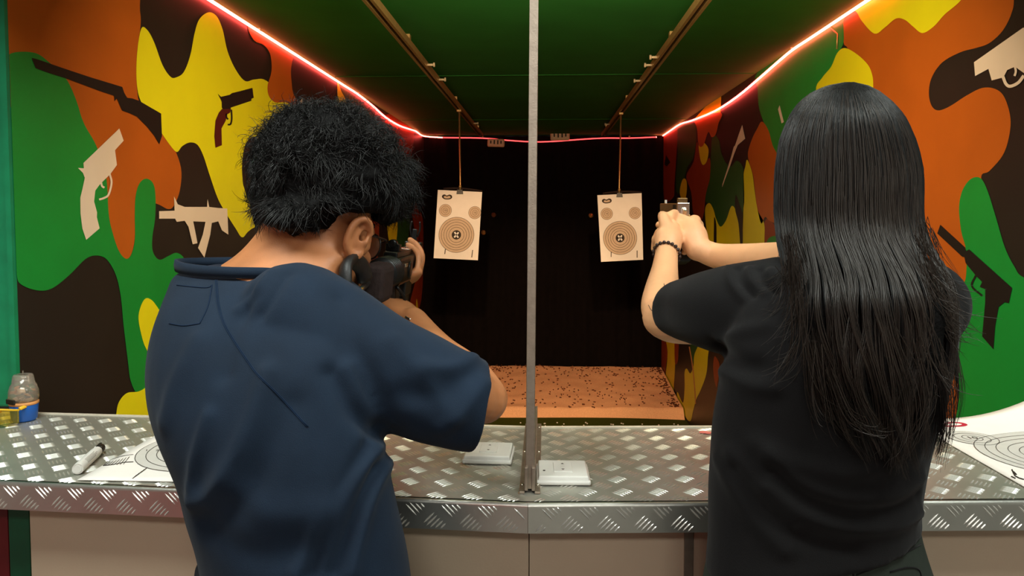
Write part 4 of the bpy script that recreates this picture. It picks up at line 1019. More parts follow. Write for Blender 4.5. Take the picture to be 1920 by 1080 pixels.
# shirt
sh = [smooth_rings([(400, 600, 498, 1.12, 0.045), (333, 632, 514, 1.11, 0.075), (312, 672, 548, 1.085, 0.10), (292, 700, 594, 1.06, 0.118), (279, 715, 645, 1.04, 0.128), (275, 715, 700, 1.025, 0.132), (283, 712, 765, 1.01, 0.132), (301, 716, 825, 1.0, 0.130), (334, 733, 900, 0.99, 0.126), (351, 748, 965, 0.985, 0.124), (366, 758, 1020, 0.982, 0.126), (380, 770, 1085, 0.98, 0.130), (384, 785, 1160, 0.98, 0.134), (384, 792, 1190, 0.98, 0.134)], 4),
      limb([(P(560, 605, 1.03), 0.086), (P(630, 642, 1.02), 0.083), (P(715, 692, 1.01), 0.077), (P(800, 730, 1.01), 0.071), (P(852, 750, 1.02), 0.0675), (P(876, 759, 1.025), 0.066)], 32, 5),
      limb([(P(560, 580, 1.09), 0.064), (P(612, 590, 1.08), 0.062), (P(668, 635, 1.06), 0.055)], 24, 4),
      limb([(P(400, 590, 1.12), 0.075), (Vector((-0.51, 1.19, 1.28)), 0.066), (Vector((-0.46, 1.25, 1.225)), 0.062)], 24, 4)]
me = union(sh, 0.005, 8)
# cut the sleeve end flat like a hem
V_, N_ = me_arrays(me)
pa, pb = P(905, 682, 1.03), P(866, 850, 1.03)
hemc = P(893, 764, 1.03); hax = (P(893, 764, 1.03) - P(800, 715, 1.01)).normalized()
e = (pb - pa).normalized(); hax = (hax - e * hax.dot(e)).normalized()
dd = (V_ - np.array(hemc)) @ np.array(hax)
near = np.linalg.norm(V_ - np.array(hemc), axis=1) < 0.16
mask = near & (dd > 0)
V_[mask] -= (dd[mask])[:, None] * np.array(hax)
me_set(me, V_)
creases(me, [([(500, 700), (470, 800), (430, 880), (392, 930), (362, 940)], 0.014, 0.010), ([(545, 760), (500, 870), (455, 940), (380, 985)], 0.018, -0.006),
             ([(370, 640), (330, 720), (310, 790)], 0.016, 0.006), ([(390, 780), (365, 860), (358, 910)], 0.010, 0.006),
             ([(715, 830), (660, 900), (610, 980), (560, 1075)], 0.012, 0.010), ([(690, 840), (640, 920), (600, 1010), (580, 1075)], 0.010, -0.009), ([(725, 870), (690, 950), (660, 1075)], 0.010, 0.008), ([(705, 880), (670, 960), (625, 1075)], 0.009, -0.008),
             ([(640, 560), (655, 640), (690, 720), (725, 800)], 0.022, -0.010), ([(620, 700), (660, 770), (712, 812)], 0.014, -0.010), ([(655, 690), (690, 760), (728, 800)], 0.012, 0.008),
             ([(895, 668), (850, 690), (800, 690)], 0.012, 0.007), ([(870, 700), (820, 740), (760, 740)], 0.018, -0.006), ([(905, 720), (870, 770), (830, 800)], 0.014, 0.006), ([(740, 640), (790, 700), (850, 780)], 0.014, 0.005),
             ([(470, 560), (430, 640), (420, 700)], 0.014, -0.006), ([(510, 515), (480, 550), (450, 580)], 0.008, 0.006), ([(540, 515), (520, 545), (490, 590)], 0.008, -0.005), ([(420, 900), (500, 960), (600, 960)], 0.02, 0.005), ([(400, 1000), (480, 1040), (560, 1030)], 0.02, -0.005)])
ripple(me, 0.0035, 11, 1.0)
shirtM = me_obj('t_shirt', me, M_NAVY, man); treeSM = bvh(me)
# sewn seams and the square patch below the collar
for k in (0, 3):
    stroke('seam', treeSM, [(404 + k, 524), (408 + k, 570), (420 + k, 610), (445 + k, 650), (480 + k, 700), (525 + k, 745), (575 + k, 800)], 0.0007, M_NAVYD, shirtM)
stroke('seam', treeSM, [(332, 535), (385, 540), (398, 535)], 0.0008, M_NAVYD, shirtM)
stroke('seam', treeSM, [(398, 535), (390, 575), (375, 607)], 0.0008, M_NAVYD, shirtM)
stroke('seam', treeSM, [(375, 607), (345, 611), (318, 607)], 0.0008, M_NAVYD, shirtM)
# ribbed collar
rings = []
nC = 48
def collar_pt(t, h):
    # ellipse round the neck, dipping at the near side
    px = 474 + 142 * math.cos(t); yy = 1.105 + 0.075 * math.sin(t)
    py = 503 + (15 if math.sin(t) < 0 else 4) * -math.sin(t) * 1.0 - h + 26 * max(0.0, math.cos(t)) ** 2
    return P(px, py, yy)
V = []; F = []
for i in range(nC):
    t = 2 * math.pi * i / nC
    for h, ins in ((-4, 0.0), (6, 0.0015), (17, 0.0), (17, -0.004), (-4, -0.004)):
        q = collar_pt(t, h); c0 = P(474, 505, 1.105); d = Vector((q.x - c0.x, q.y - c0.y, 0)).normalized(); V.append(q + d * (ins + 0.004))
for i in range(nC):
    j = (i + 1) % nC
    for k in range(5):
        l = (k + 1) % 5; F.append((i * 5 + k, j * 5 + k, j * 5 + l, i * 5 + l))
o = MB().add(V, F).build('collar', M_NAVY, shirtM, smooth=True)
# hair: a dense mass with thousands of curls
hm = [smooth_rings([(575, 640, 210, 1.17, 0.05), (526, 684, 226, 1.17, 0.082), (500, 714, 250, 1.172, 0.102), (482, 738, 288, 1.175, 0.115), (476, 754, 332, 1.177, 0.119), (476, 756, 368, 1.177, 0.116), (481, 728, 394, 1.165, 0.104)], 4, pw=2.1),
      smooth_rings([(470, 722, 378, 1.155, 0.104), (474, 648, 398, 1.145, 0.100), (486, 632, 418, 1.135, 0.090), (540, 618, 432, 1.13, 0.075)], 4, pw=2.1),
      limb([(P(700, 330, 1.22), 0.055), (P(735, 352, 1.25), 0.045), (P(725, 385, 1.25), 0.03)], 16, 4)]
me = union(hm, 0.005, 6); ripple(me, 0.010, 30, 5.0); ripple(me, 0.004, 80, 8.0)
hairM = me_obj('hair', me, M_HAIRCORE, man)
V_, N_ = me_arrays(me)
rs_ = np.random.RandomState(7)
def to_px(V):
    v = (V - np.array(CAM)) @ np.array(CAMR); return 960 + FPX * v[:, 0] / -v[:, 2], 470 - FPX * v[:, 1] / -v[:, 2]
qx, qy = to_px(V_); clear = ~((qx > 620) & (qy > 366) & (V_[:, 1] < 1.2)); V_, N_ = V_[clear], N_[clear]
def curls(V, N, count, length, rad, turns, k=11, up=0.0, out_=0.22, rs=rs_, fld=30.0, rnd_=0.28):
    idx = rs.choice(len(V), count); p = V[idx].astype(np.float64) + rs.normal(0, 0.0015, (count, 3)); n = N[idx].astype(np.float64)
    fl = np.array([noise.noise_vector(Vector((q[0] * fld, q[1] * fld, q[2] * fld))) for q in p])
    ph = np.array([noise.noise(Vector((q[0] * fld * 1.3 + 9, q[1] * fld * 1.3, q[2] * fld * 1.3))) for q in p])[:, None] * 7 + rs.normal(0, 0.35, (count, 1))
    dirn = fl * 1.3 + np.array([0.25, 0.0, -0.25 + up]) + rs.normal(0, rnd_, (count, 3))
    dirn -= n * np.sum(dirn * n, axis=1, keepdims=True); dirn /= np.linalg.norm(dirn, axis=1, keepdims=True) + 1e-9
    dirn = dirn + n * out_ * rs.uniform(0.3, 1.8, (count, 1)); dirn /= np.linalg.norm(dirn, axis=1, keepdims=True)
    a = n; b = np.cross(dirn, a)
    L = length * rs.uniform(0.5, 1.3, (count, 1)); R = rad * rs.uniform(0.7, 1.3, (count, 1)); tn = turns * rs.uniform(0.8, 1.2, (count, 1))
    out = np.zeros((count, k, 3))
    for i in range(k):
        t = i / (k - 1); th = ph + tn * 2 * math.pi * t
        env = min(1, t * 3)
        out[:, i] = p - n * 0.002 + dirn * L * t + (a * (np.cos(th) - np.cos(ph)) * 0.7 + b * (np.sin(th) - np.sin(ph))) * R * env
    return out
top = V_[:, 2] > P(600, 395, 1.17).z
crown = V_[:, 2] > P(600, 300, 1.17).z
upper = V_[:, 2] > P(600, 320, 1.17).z
strands('hair_strand', curls(V_[upper], N_[upper], 5200, 0.030, 0.0065, 0.9, 11), man, M_HAIR, 0.00048, seed=1)
mid_ = top & (V_[:, 2] < P(600, 290, 1.17).z)
strands('hair_strand', curls(V_[mid_], N_[mid_], 5600, 0.038, 0.0045, 0.6, 10, -0.25, 0.08, fld=22.0, rnd_=0.16), man, M_HAIR, 0.00048, seed=4)
strands('hair_strand', curls(V_[crown], N_[crown], 1100, 0.034, 0.008, 1.1, 13, 0.15, 0.7, rnd_=0.6), man, M_HAIR, 0.00042, seed=2)
low = ~top
strands('hair_strand', curls(V_[low], N_[low], 4200, 0.010, 0.0012, 0.4, 6, -0.8, 0.10), man, M_HAIR, 0.0004, seed=3)
# eyes, brows and glasses
for s in (-1, 1):
    e = MB().lathe(HT(s * 0.031, 0.078, 0.004), [(0.0005, -0.0115), (0.006, -0.0098), (0.0102, -0.005), (0.0115, 0), (0.0102, 0.005), (0.006, 0.0098), (0.0005, 0.0115)], 16, HR @ Vector((0, 1, 0))).build('eye', M_EYE, man, smooth=True)
    MB().lathe(HT(s * 0.031, 0.0895, 0.004), [(0.0005, 0.001), (0.0045, 0.0003), (0.0052, -0.0012)], 14, HR @ Vector((0, 1, 0))).build('iris', M_BLACKPL, e, smooth=True)
    MB().tube(spline([HT(s * 0.014, 0.097, 0.03), HT(s * 0.036, 0.092, 0.035), HT(s * 0.055, 0.074, 0.029)], 5), [(0.003, 0.002)] * 11, 6).build('eyebrow', M_HAIR, man, smooth=True)
gl = empty('eyeglasses', HT(0, 0.1, 0)); tag(gl, 'dark framed eyeglasses worn by the man with the rifle', 'glasses')
for s in (-1, 1):
    rim = [HT(s * 0.034 + 0.026 * math.cos(t), 0.104 - 0.012 * abs(s * 0.034 + 0.026 * math.cos(t)) / 0.06, -0.002 + 0.022 * math.sin(t)) for t in [2 * math.pi * i / 24 for i in range(24)]]
    MB().tube(rim, 0.0017, 6, True).build('rim', M_BLACKPL, gl, smooth=True)
    mesh_obj('lens', rim, [tuple(range(24))], M_CLEAR, gl, smooth=False).modifiers.new('t', 'SOLIDIFY').thickness = 0.0012
    MB().tube(spline([HT(s * 0.060, 0.094, 0.006), HT(s * 0.076, 0.085, 0.010), HT(s * 0.083, 0.04, 0.012), HT(s * 0.082, 0.0, 0.016), HT(s * 0.080, -0.022, 0.0)], 4), 0.0019, 6).build('temple', M_BLACKPL, gl, smooth=True)
MB().tube([HT(-0.009, 0.104, 0.004), HT(0, 0.108, 0.006), HT(0.009, 0.104, 0.004)], 0.0016, 6).build('bridge', M_BLACKPL, gl, smooth=True)

# ------------------------------------------------------------------ the rifle
A0, A1 = Vector((-0.276, 1.155, 1.402)), Vector((-0.2735, 1.56, 1.402))
gy = (A1 - A0).normalized(); gx = gy.cross(Vector((0, 0, 1))).normalized(); gz = gx.cross(gy)
roll = Matrix.Rotation(0.10, 3, gy); gx = roll @ gx; gz = roll @ gz
GM = Matrix((gx, gy, gz)).transposed()
def G(x, y, z): return A0 + gx * x + gy * y + gz * z
rf = empty('rifle', A0); tag(rf, 'short black rifle with open sights held at the man\'s shoulder', 'rifle')
def gbox(name, x, y, z, sx, sy, sz, m, bev=0.002, taper=1.0): return MB().box(G(x, y, z), (sx, sy, sz), GM, taper).build(name, m, rf, bevel=bev)
gbox('receiver', 0, 0.235, -0.005, 0.040, 0.17, 0.050, M_GUN, 0.005)
gbox('receiver_top', 0, 0.225, 0.024, 0.026, 0.15, 0.012, M_GUN, 0.003)
gbox('magazine_well', 0, 0.265, -0.035, 0.034, 0.06, 0.045, M_GUNP, 0.003)
gbox('magazine', 0, 0.272, -0.095, 0.027, 0.052, 0.10, M_GUNP, 0.003)
o = MB().box(G(0, 0.175, -0.055), (0.030, 0.042, 0.095), GM @ Matrix.Rotation(0.3, 3, 'X')).build('pistol_grip', M_GUNP, rf, bevel=0.006)
o = MB().tube(spline([G(0, 0.205, -0.022), G(0, 0.21, -0.05), G(0, 0.235, -0.052), G(0, 0.24, -0.02)], 5), 0.0025, 6).build('trigger_guard', M_GUN, rf, smooth=True)
MB().tube([G(0, 0.222, -0.02), G(0, 0.218, -0.042)], 0.0025, 6).build('trigger', M_STEEL, rf, smooth=True)
MB().lathe(G(0.0, 0.02, -0.004), [(0.015, 0.0), (0.015, 0.14)], 20, gy).build('buffer_tube', M_GUN, rf, smooth=True)
for k in range(6):
    y = 0.088 + k * 0.0115; MB().lathe(G(0, y, -0.004), [(0.017, 0), (0.027, 0.0012), (0.0285, 0.004), (0.027, 0.007), (0.017, 0.0082)], 22, gy).build('corrugated_ring', M_GUN, rf, smooth=True)
MB().box(G(0.004, 0.046, -0.014), (0.040, 0.086, 0.064), GM).build('stock_sleeve', M_STRAP, rf, bevel=0.012, seg=3)
# curved butt hook with a bright inner rod
MB().tube(spline([G(-0.002, -0.085, -0.074), G(-0.006, -0.095, -0.036), G(-0.010, -0.096, 0.0), G(-0.014, -0.084, 0.020), G(-0.012, -0.058, 0.027), G(-0.004, -0.034, 0.016), G(0.0, -0.02, -0.004)], 5), [(0.008, 0.013)] * 31, 12).build('butt_hook', M_GUNP, rf, smooth=True)
MB().tube([G(-0.008, -0.088, -0.030), G(0.0, 0.03, -0.006)], 0.0055, 10).build('bright_rod', M_STEEL, rf, smooth=True)
gbox('handguard', 0, 0.335, 0.002, 0.042, 0.075, 0.042, M_WOOD, 0.010)
gbox('handguard_rail', 0, 0.32, 0.0265, 0.022, 0.10, 0.008, M_STEEL, 0.001)
MB().lathe(G(0, 0.36, 0.016), [(0.009, 0), (0.009, 0.03), (0.011, 0.032), (0.011, 0.055), (0.005, 0.055), (0.005, 0.04)], 16, gy).build('barrel', M_GUN, rf, smooth=True)
gbox('front_sight_base', 0, 0.372, 0.034, 0.034, 0.022, 0.012, M_GUN, 0.002)
gbox('front_sight_post', 0, 0.372, 0.052, 0.011, 0.010, 0.028, M_GUN, 0.001, 0.8)
for s in (-1, 1):
    MB().tube(spline([G(s * 0.006, 0.372, 0.05), G(s * 0.010, 0.372, 0.068), G(s * 0.008, 0.372, 0.082)], 4), 0.002, 6).build('sight_ear', M_GUN, rf, smooth=True)
gbox('rear_sight', -0.004, 0.19, 0.036, 0.026, 0.02, 0.014, M_GUN, 0.002)
MB().lathe(G(-0.004, 0.175, 0.043), [(0.0035, 0), (0.008, 0.0), (0.008, 0.016), (0.0035, 0.016)], 14, gy).build('peep_tube', M_GUN, rf, smooth=True)
MB().lathe(G(0.0195, 0.24, -0.006), [(0.016, 0), (0.016, 0.003), (0.012, 0.004), (0.001, 0.004)], 22, gx).build('side_button', M_GUN, rf, smooth=True)
gbox('selector_lever', 0.022, 0.19, 0.006, 0.004, 0.022, 0.006, M_STEEL, 0.001)
gbox('charging_handle', -0.026, 0.27, 0.02, 0.016, 0.010, 0.008, M_STEEL, 0.001)
MB().tube(spline([G(0.016, 0.15, -0.03), G(0.03, 0.16, -0.05), G(0.024, 0.175, -0.075), G(0.018, 0.17, -0.095)], 5), 0.003, 6).build('sling_wire', M_GUN, rf, smooth=True)
# small watch-like band at the man's wrist
stroke('cuff_pin', treeBM, [(761, 595), (770, 600)], 0.0025, M_STEEL, man)

# ================================================================== the woman with the pistol
wom = empty('person', (0.42, 1.02, 0))
tag(wom, 'person in a black T-shirt with long dark hair, aiming a pistol', 'person')
WS = 0.90
WC = P(1584, 322, 1.125)
hsh, WT, WR = head_shapes(WC, -0.38, -0.05, 0.0, WS)
skin = list(hsh) + ear_shapes(WT, 1, WS) + ear_shapes(WT, -1, WS)
skin.append(limb([(WT(0, -0.02, -0.06), 0.055), (P(1596, 440, 1.09), 0.05), (P(1600, 500, 1.07), 0.06)], 22, 4))
# left arm, bent
lwp = P(1250, 474, 1.45)
skin.append(limb([(P(1420, 590, 1.06), 0.05), (P(1340, 590, 1.12), 0.046), (P(1270, 597, 1.21), 0.041), (P(1247, 594, 1.25), 0.038)], 20, 5))
skin.append(limb([(P(1254, 600, 1.235), 0.034), (P(1241, 578, 1.28), 0.0355), (P(1241, 548, 1.33), 0.0315), (P(1246, 508, 1.40), 0.025), (lwp, 0.0215)], 20, 5))
# right arm, almost straight
rwp = P(1311, 467, 1.48)
skin.append(limb([(P(1720, 560, 1.10), 0.05), (P(1600, 520, 1.2), 0.042), (P(1510, 494, 1.28), 0.036), (P(1470, 489, 1.32), 0.0335), (P(1400, 486, 1.40), 0.0295), (P(1345, 480, 1.465), 0.025), (rwp, 0.023)], 20, 6))
# hands closed round the grip
GR = P(1282, 425, 1.575)
skin.append(limb([(rwp, 0.023), (P(1304, 449, 1.495), 0.023)], 16, 3))
skin += hand_shapes(P(1304, 449, 1.495), Vector((-0.12, 0.97, 0.06)), Vector((0.97, 0.12, 0.1)), -1, [(1.25, 1.35, 0.6), (1.35, 1.5, 0.7), (1.35, 1.5, 0.7), (1.35, 1.5, 0.7)], [(0.012, 0.018, 0.0), (0.03, 0.036, -0.006), (0.05, 0.044, -0.02), (0.07, 0.042, -0.034)], 0.0, 0.95)
skin.append(limb([(lwp, 0.0215), (P(1248, 446, 1.475), 0.022)], 16, 3))
skin += hand_shapes(P(1249, 452, 1.485), Vector((0.16, 0.95, 0.12)), Vector((-0.96, 0.16, 0.1)), 1, [(1.4, 1.35, 0.5), (1.4, 1.35, 0.5), (1.4, 1.35, 0.5), (1.4, 1.35, 0.5)], [(0.015, 0.022, 0.0), (0.038, 0.043, -0.002), (0.064, 0.050, -0.010), (0.090, 0.048, -0.014)], 0.0, 0.95)
def pl_(*q): return [(P(a, b, d), r) for a, b, d, r in q]
skin += [limb(pl_((1308, 466, 1.482, 0.025), (1299, 446, 1.50, 0.030), (1296, 428, 1.515, 0.026), (1302, 415, 1.53, 0.014)), 16, 4),
         limb(pl_((1299, 419, 1.525, 0.014), (1309, 423, 1.55, 0.012), (1306, 432, 1.59, 0.010)), 14, 4),
         limb(pl_((1308, 424, 1.545, 0.0115), (1312, 440, 1.55, 0.0115), (1312, 456, 1.545, 0.0105)), 14, 4),
         limb(pl_((1296, 436, 1.505, 0.018), (1277, 423, 1.515, 0.0125), (1264, 416, 1.55, 0.0105), (1255, 413, 1.585, 0.009)), 14, 4),
         limb(pl_((1250, 476, 1.45, 0.0215), (1253, 456, 1.47, 0.0265), (1257, 438, 1.485, 0.022), (1262, 425, 1.50, 0.013)), 16, 4),
         limb(pl_((1257, 446, 1.472, 0.016), (1249, 424, 1.485, 0.0135), (1244, 409, 1.505, 0.0112), (1242, 404, 1.53, 0.0098)), 14, 4),
         limb(pl_((1238, 438, 1.53, 0.0125), (1233, 453, 1.53, 0.0125), (1230, 466, 1.52, 0.0105)), 14, 4),
         limb(pl_((1246, 446, 1.49, 0.018), (1236, 450, 1.51, 0.016)), 14, 3)]
skin.append(smooth_rings([(1480, 1730, 505, 1.06, 0.05), (1420, 1775, 545, 1.045, 0.085), (1385, 1775, 620, 1.035, 0.095), (1380, 1760, 720, 1.03, 0.095), (1365, 1725, 850, 1.03, 0.09), (1365, 1700, 960, 1.03, 0.088), (1350, 1730, 1080, 1.03, 0.095), (1335, 1755, 1200, 1.03, 0.10)], 4))
hipW = P(1545, 1160, 1.03); hipW.z = 0.90
lsh, feetW = legs(hipW, 0.082, 1.03, 0.03)
skin += lsh
skin += [limb([(f + Vector((0, 0, 0.09)), 0.032), (f + Vector((0, 0.03, 0.05)), 0.033), (f + Vector((0, 0.12, 0.035)), 0.028)], 14, 3) for f in feetW]
me = union(skin, 0.0032, 3, 0.5)
bodyW = me_obj('body', me, M_SKINW, wom); treeBW = bvh(me)
# tattoo lines on the left forearm
for pl in ([(1245, 532), (1247, 540), (1252, 534), (1264, 531), (1274, 530)], [(1216, 572), (1222, 582), (1234, 586), (1243, 588), (1245, 600)], [(1228, 597), (1238, 604), (1247, 608), (1252, 612)], [(1232, 603), (1240, 611), (1248, 618)], [(1250, 566), (1248, 576), (1250, 586)], [(1252, 600), (1253, 608)]):
    stroke('tattoo_line', treeBW, pl, 0.0007, M_INK, bodyW, 0.0001)
for s in (-1, 1):
    e = MB().lathe(WT(s * 0.031, 0.078, 0.004), [(0.0005, -0.0115), (0.006, -0.0098), (0.0102, -0.005), (0.0115, 0), (0.0102, 0.005), (0.006, 0.0098), (0.0005, 0.0115)], 16, WR @ Vector((0, 1, 0))).build('eye', M_EYE, wom, smooth=True)
    MB().lathe(WT(s * 0.031, 0.0895, 0.004), [(0.0005, 0.001), (0.0045, 0.0003), (0.0052, -0.0012)], 14, WR @ Vector((0, 1, 0))).build('iris', M_BLACKPL, e, smooth=True)
    MB().tube(spline([WT(s * 0.014, 0.097, 0.03), WT(s * 0.036, 0.092, 0.035), WT(s * 0.055, 0.074, 0.029)], 5), [(0.0025, 0.0016)] * 11, 6).build('eyebrow', M_HAIR, wom, smooth=True)
MB().tube(spline([WT(-0.02, 0.087, -0.063), WT(0, 0.0975, -0.062), WT(0.02, 0.087, -0.063)], 4), 0.003, 6).build('lips', M_LIP, wom, smooth=True)
# trousers with a waistband
tr = [smooth_rings([(1340, 1722, 965, 1.03, 0.104), (1336, 1728, 1000, 1.03, 0.108), (1324, 1743, 1060, 1.03, 0.115), (1312, 1765, 1130, 1.03, 0.122), (1305, 1780, 1230, 1.03, 0.124), (1312, 1775, 1330, 1.03, 0.112)], 4)]
for s, f in ((-1, feetW[0]), (1, feetW[1])):
    x = hipW.x + s * 0.082
    tr.append(limb([(Vector((x, 1.03, 0.86)), (0.098, 0.108)), (Vector((x, 1.035, 0.68)), 0.092), (Vector((f.x, 1.03, 0.45)), 0.078), (Vector((f.x, f.y, 0.25)), 0.074), (Vector((f.x, f.y, 0.11)), 0.07)], 24, 5))
me = union(tr, 0.007, 6); ripple(me, 0.004, 12, 3.0); trW = me_obj('trousers', me, M_TROUS, wom); treeTW = bvh(me)
for f in feetW: shoe(wom, f, -0.2)
stroke('pocket_seam', treeTW, [(1596, 1048), (1598, 1062), (1600, 1080)], 0.0014, M_BLKTEE, trW)
stroke('pocket_seam', treeTW, [(1672, 1032), (1674, 1042), (1677, 1050)], 0.0012, M_BLKTEE, trW)
stroke('pocket_seam', treeTW, [(1668, 1072), (1700, 1064), (1722, 1068), (1728, 1090)], 0.001, M_BLKTEE, trW)
stroke('waistband_seam', treeTW, [(1605, 1078), (1660, 1056), (1726, 1020)], 0.001, M_BLKTEE, trW)
# T-shirt
sh = [smooth_rings([(1520, 1700, 488, 1.07, 0.05), (1440, 1768, 507, 1.06, 0.08), (1395, 1792, 545, 1.045, 0.10), (1372, 1800, 600, 1.035, 0.112), (1356, 1794, 660, 1.03, 0.116), (1348, 1780, 720, 1.03, 0.116), (1338, 1762, 790, 1.03, 0.115), (1334, 1746, 850, 1.03, 0.114), (1333, 1731, 925, 1.03, 0.113), (1329, 1726, 975, 1.03, 0.114, -8), (1325, 1728, 1002, 1.03, 0.118, -22), (1325, 1729, 1018, 1.03, 0.119, -33)], 4),
      limb([(P(1450, 590, 1.04), 0.08), (P(1390, 583, 1.06), 0.068), (P(1340, 581, 1.10), 0.060), (P(1300, 581, 1.155), 0.0515), (P(1276, 581, 1.19), 0.047)], 30, 5),
      limb([(P(1730, 570, 1.06), 0.062), (P(1690, 550, 1.13), 0.056), (P(1630, 530, 1.19), 0.052)], 24, 4)]
me = union(sh, 0.0045, 7)
V_, N_ = me_arrays(me)
hemc = P(1266, 581, 1.2); hax = (P(1258, 581, 1.225) - P(1300, 581, 1.155)).normalized()
e = (P(1270, 634, 1.2) - P(1277, 530, 1.2)).normalized(); hax = (hax - e * hax.dot(e)).normalized()
dd = (V_ - np.array(hemc)) @ np.array(hax); mask = (np.linalg.norm(V_ - np.array(hemc), axis=1) < 0.1) & (dd > 0)
V_[mask] -= dd[mask][:, None] * np.array(hax); me_set(me, V_)
creases(me, [([(1440, 850), (1500, 905), (1580, 935), (1660, 930), (1725, 895)], 0.010, 0.006), ([(1450, 885), (1510, 935), (1590, 962), (1670, 955), (1722, 930)], 0.009, -0.006), ([(1440, 910), (1510, 965), (1590, 990), (1670, 985), (1722, 962)], 0.010, 0.007), ([(1380, 880), (1440, 960), (1520, 1015), (1600, 1030)], 0.010, -0.006),
             ([(1370, 850), (1420, 920), (1480, 980)], 0.012, 0.006), ([(1345, 860), (1400, 960), (1470, 1030)], 0.012, 0.005), ([(1420, 830), (1500, 870), (1600, 890), (1720, 850)], 0.012, 0.005),
             ([(1365, 502), (1372, 530), (1395, 560)], 0.006, 0.005), ([(1385, 502), (1392, 530), (1415, 555)], 0.005, -0.005), ([(1405, 504), (1412, 530), (1435, 550)], 0.006, 0.005), ([(1425, 506), (1435, 530), (1455, 550)], 0.005, -0.005), ([(1445, 508), (1452, 530), (1475, 548)], 0.006, 0.005),
             ([(1345, 650), (1380, 680), (1420, 690)], 0.012, -0.008), ([(1345, 690), (1400, 720), (1450, 725)], 0.012, 0.006), ([(1350, 640), (1395, 620), (1440, 610)], 0.010, 0.004)])
ripple(me, 0.003, 12, 4.0)
teeW = me_obj('t_shirt', me, M_BLKTEE, wom)
# ------------------------------------------------------------------ long hair
LY = [(154, 1585, 1600), (160, 1552, 1628), (172, 1522, 1652), (190, 1499, 1674), (218, 1479, 1698), (262, 1461, 1718), (320, 1453, 1732), (400, 1451, 1731), (445, 1456, 1738), (485, 1466, 1762), (525, 1474, 1782), (570, 1474, 1792), (630, 1486, 1792), (700, 1508, 1782), (760, 1532, 1768), (815, 1570, 1752), (870, 1625, 1725)]
ys = np.array([r[0] for r in LY], float); lx = np.array([r[1] for r in LY], float); rx = np.array([r[2] for r in LY], float)
YC = [(154, 1.12, 0.02), (172, 1.12, 0.075), (218, 1.12, 0.110), (320, 1.115, 0.118), (420, 1.10, 0.115), (480, 1.07, 0.115), (560, 1.035, 0.126), (700, 1.03, 0.135), (870, 1.03, 0.137)]
yy_ = np.array([r[0] for r in YC], float); dc_ = np.array([r[1] for r in YC]); dt_ = np.array([r[2] for r in YC])
def dense(xs, v):
    g = np.linspace(xs[0], xs[-1], 360); q = np.interp(g, xs, v); k = np.exp(-np.linspace(-2.2, 2.2, 41) ** 2); k /= k.sum()
    e = np.concatenate([np.full(20, q[0]), q, np.full(20, q[-1])]); w = np.clip((g - xs[0]) / 90.0, 0, 1); sm = np.convolve(e, k, 'valid')
    return g, sm * w + q * (1 - w)
gy_, dcs_ = dense(yy_, dc_); _, dts_ = dense(yy_, dt_); yy_, dc_, dt_ = gy_, dcs_, dts_
gs_, lxs_ = dense(ys, lx); _, rxs_ = dense(ys, rx); ys, lx, rx = gs_, lxs_, rxs_
# the mass under the strands: full round the head, a flat fall of hair on the back
rows = []
for y in (158, 172, 190, 218, 262, 320, 380, 430, 470):
    a, b = np.interp(y, ys, lx) + 5, np.interp(y, ys, rx) - 5
    rows.append((a, b, y + 5, float(np.interp(y, yy_, dc_)), max(0.01, float(np.interp(y, yy_, dt_)) - 0.014)))
core = [smooth_rings(rows, 3, pw=2.1)]
rows = []
for y in (455, 490, 530, 575, 640, 710, 770, 810):
    ins = 18 + 60 * max(0.0, (560 - y) / 105.0)
    a, b = np.interp(y, ys, lx) + ins, np.interp(y, ys, rx) - ins
    back = float(np.interp(y, yy_, dc_) - np.interp(y, yy_, dt_))
    rows.append((a, b, y, back + 0.024, 0.016 if y < 780 else 0.010))
core.append(smooth_rings(rows, 3, pw=2.6))
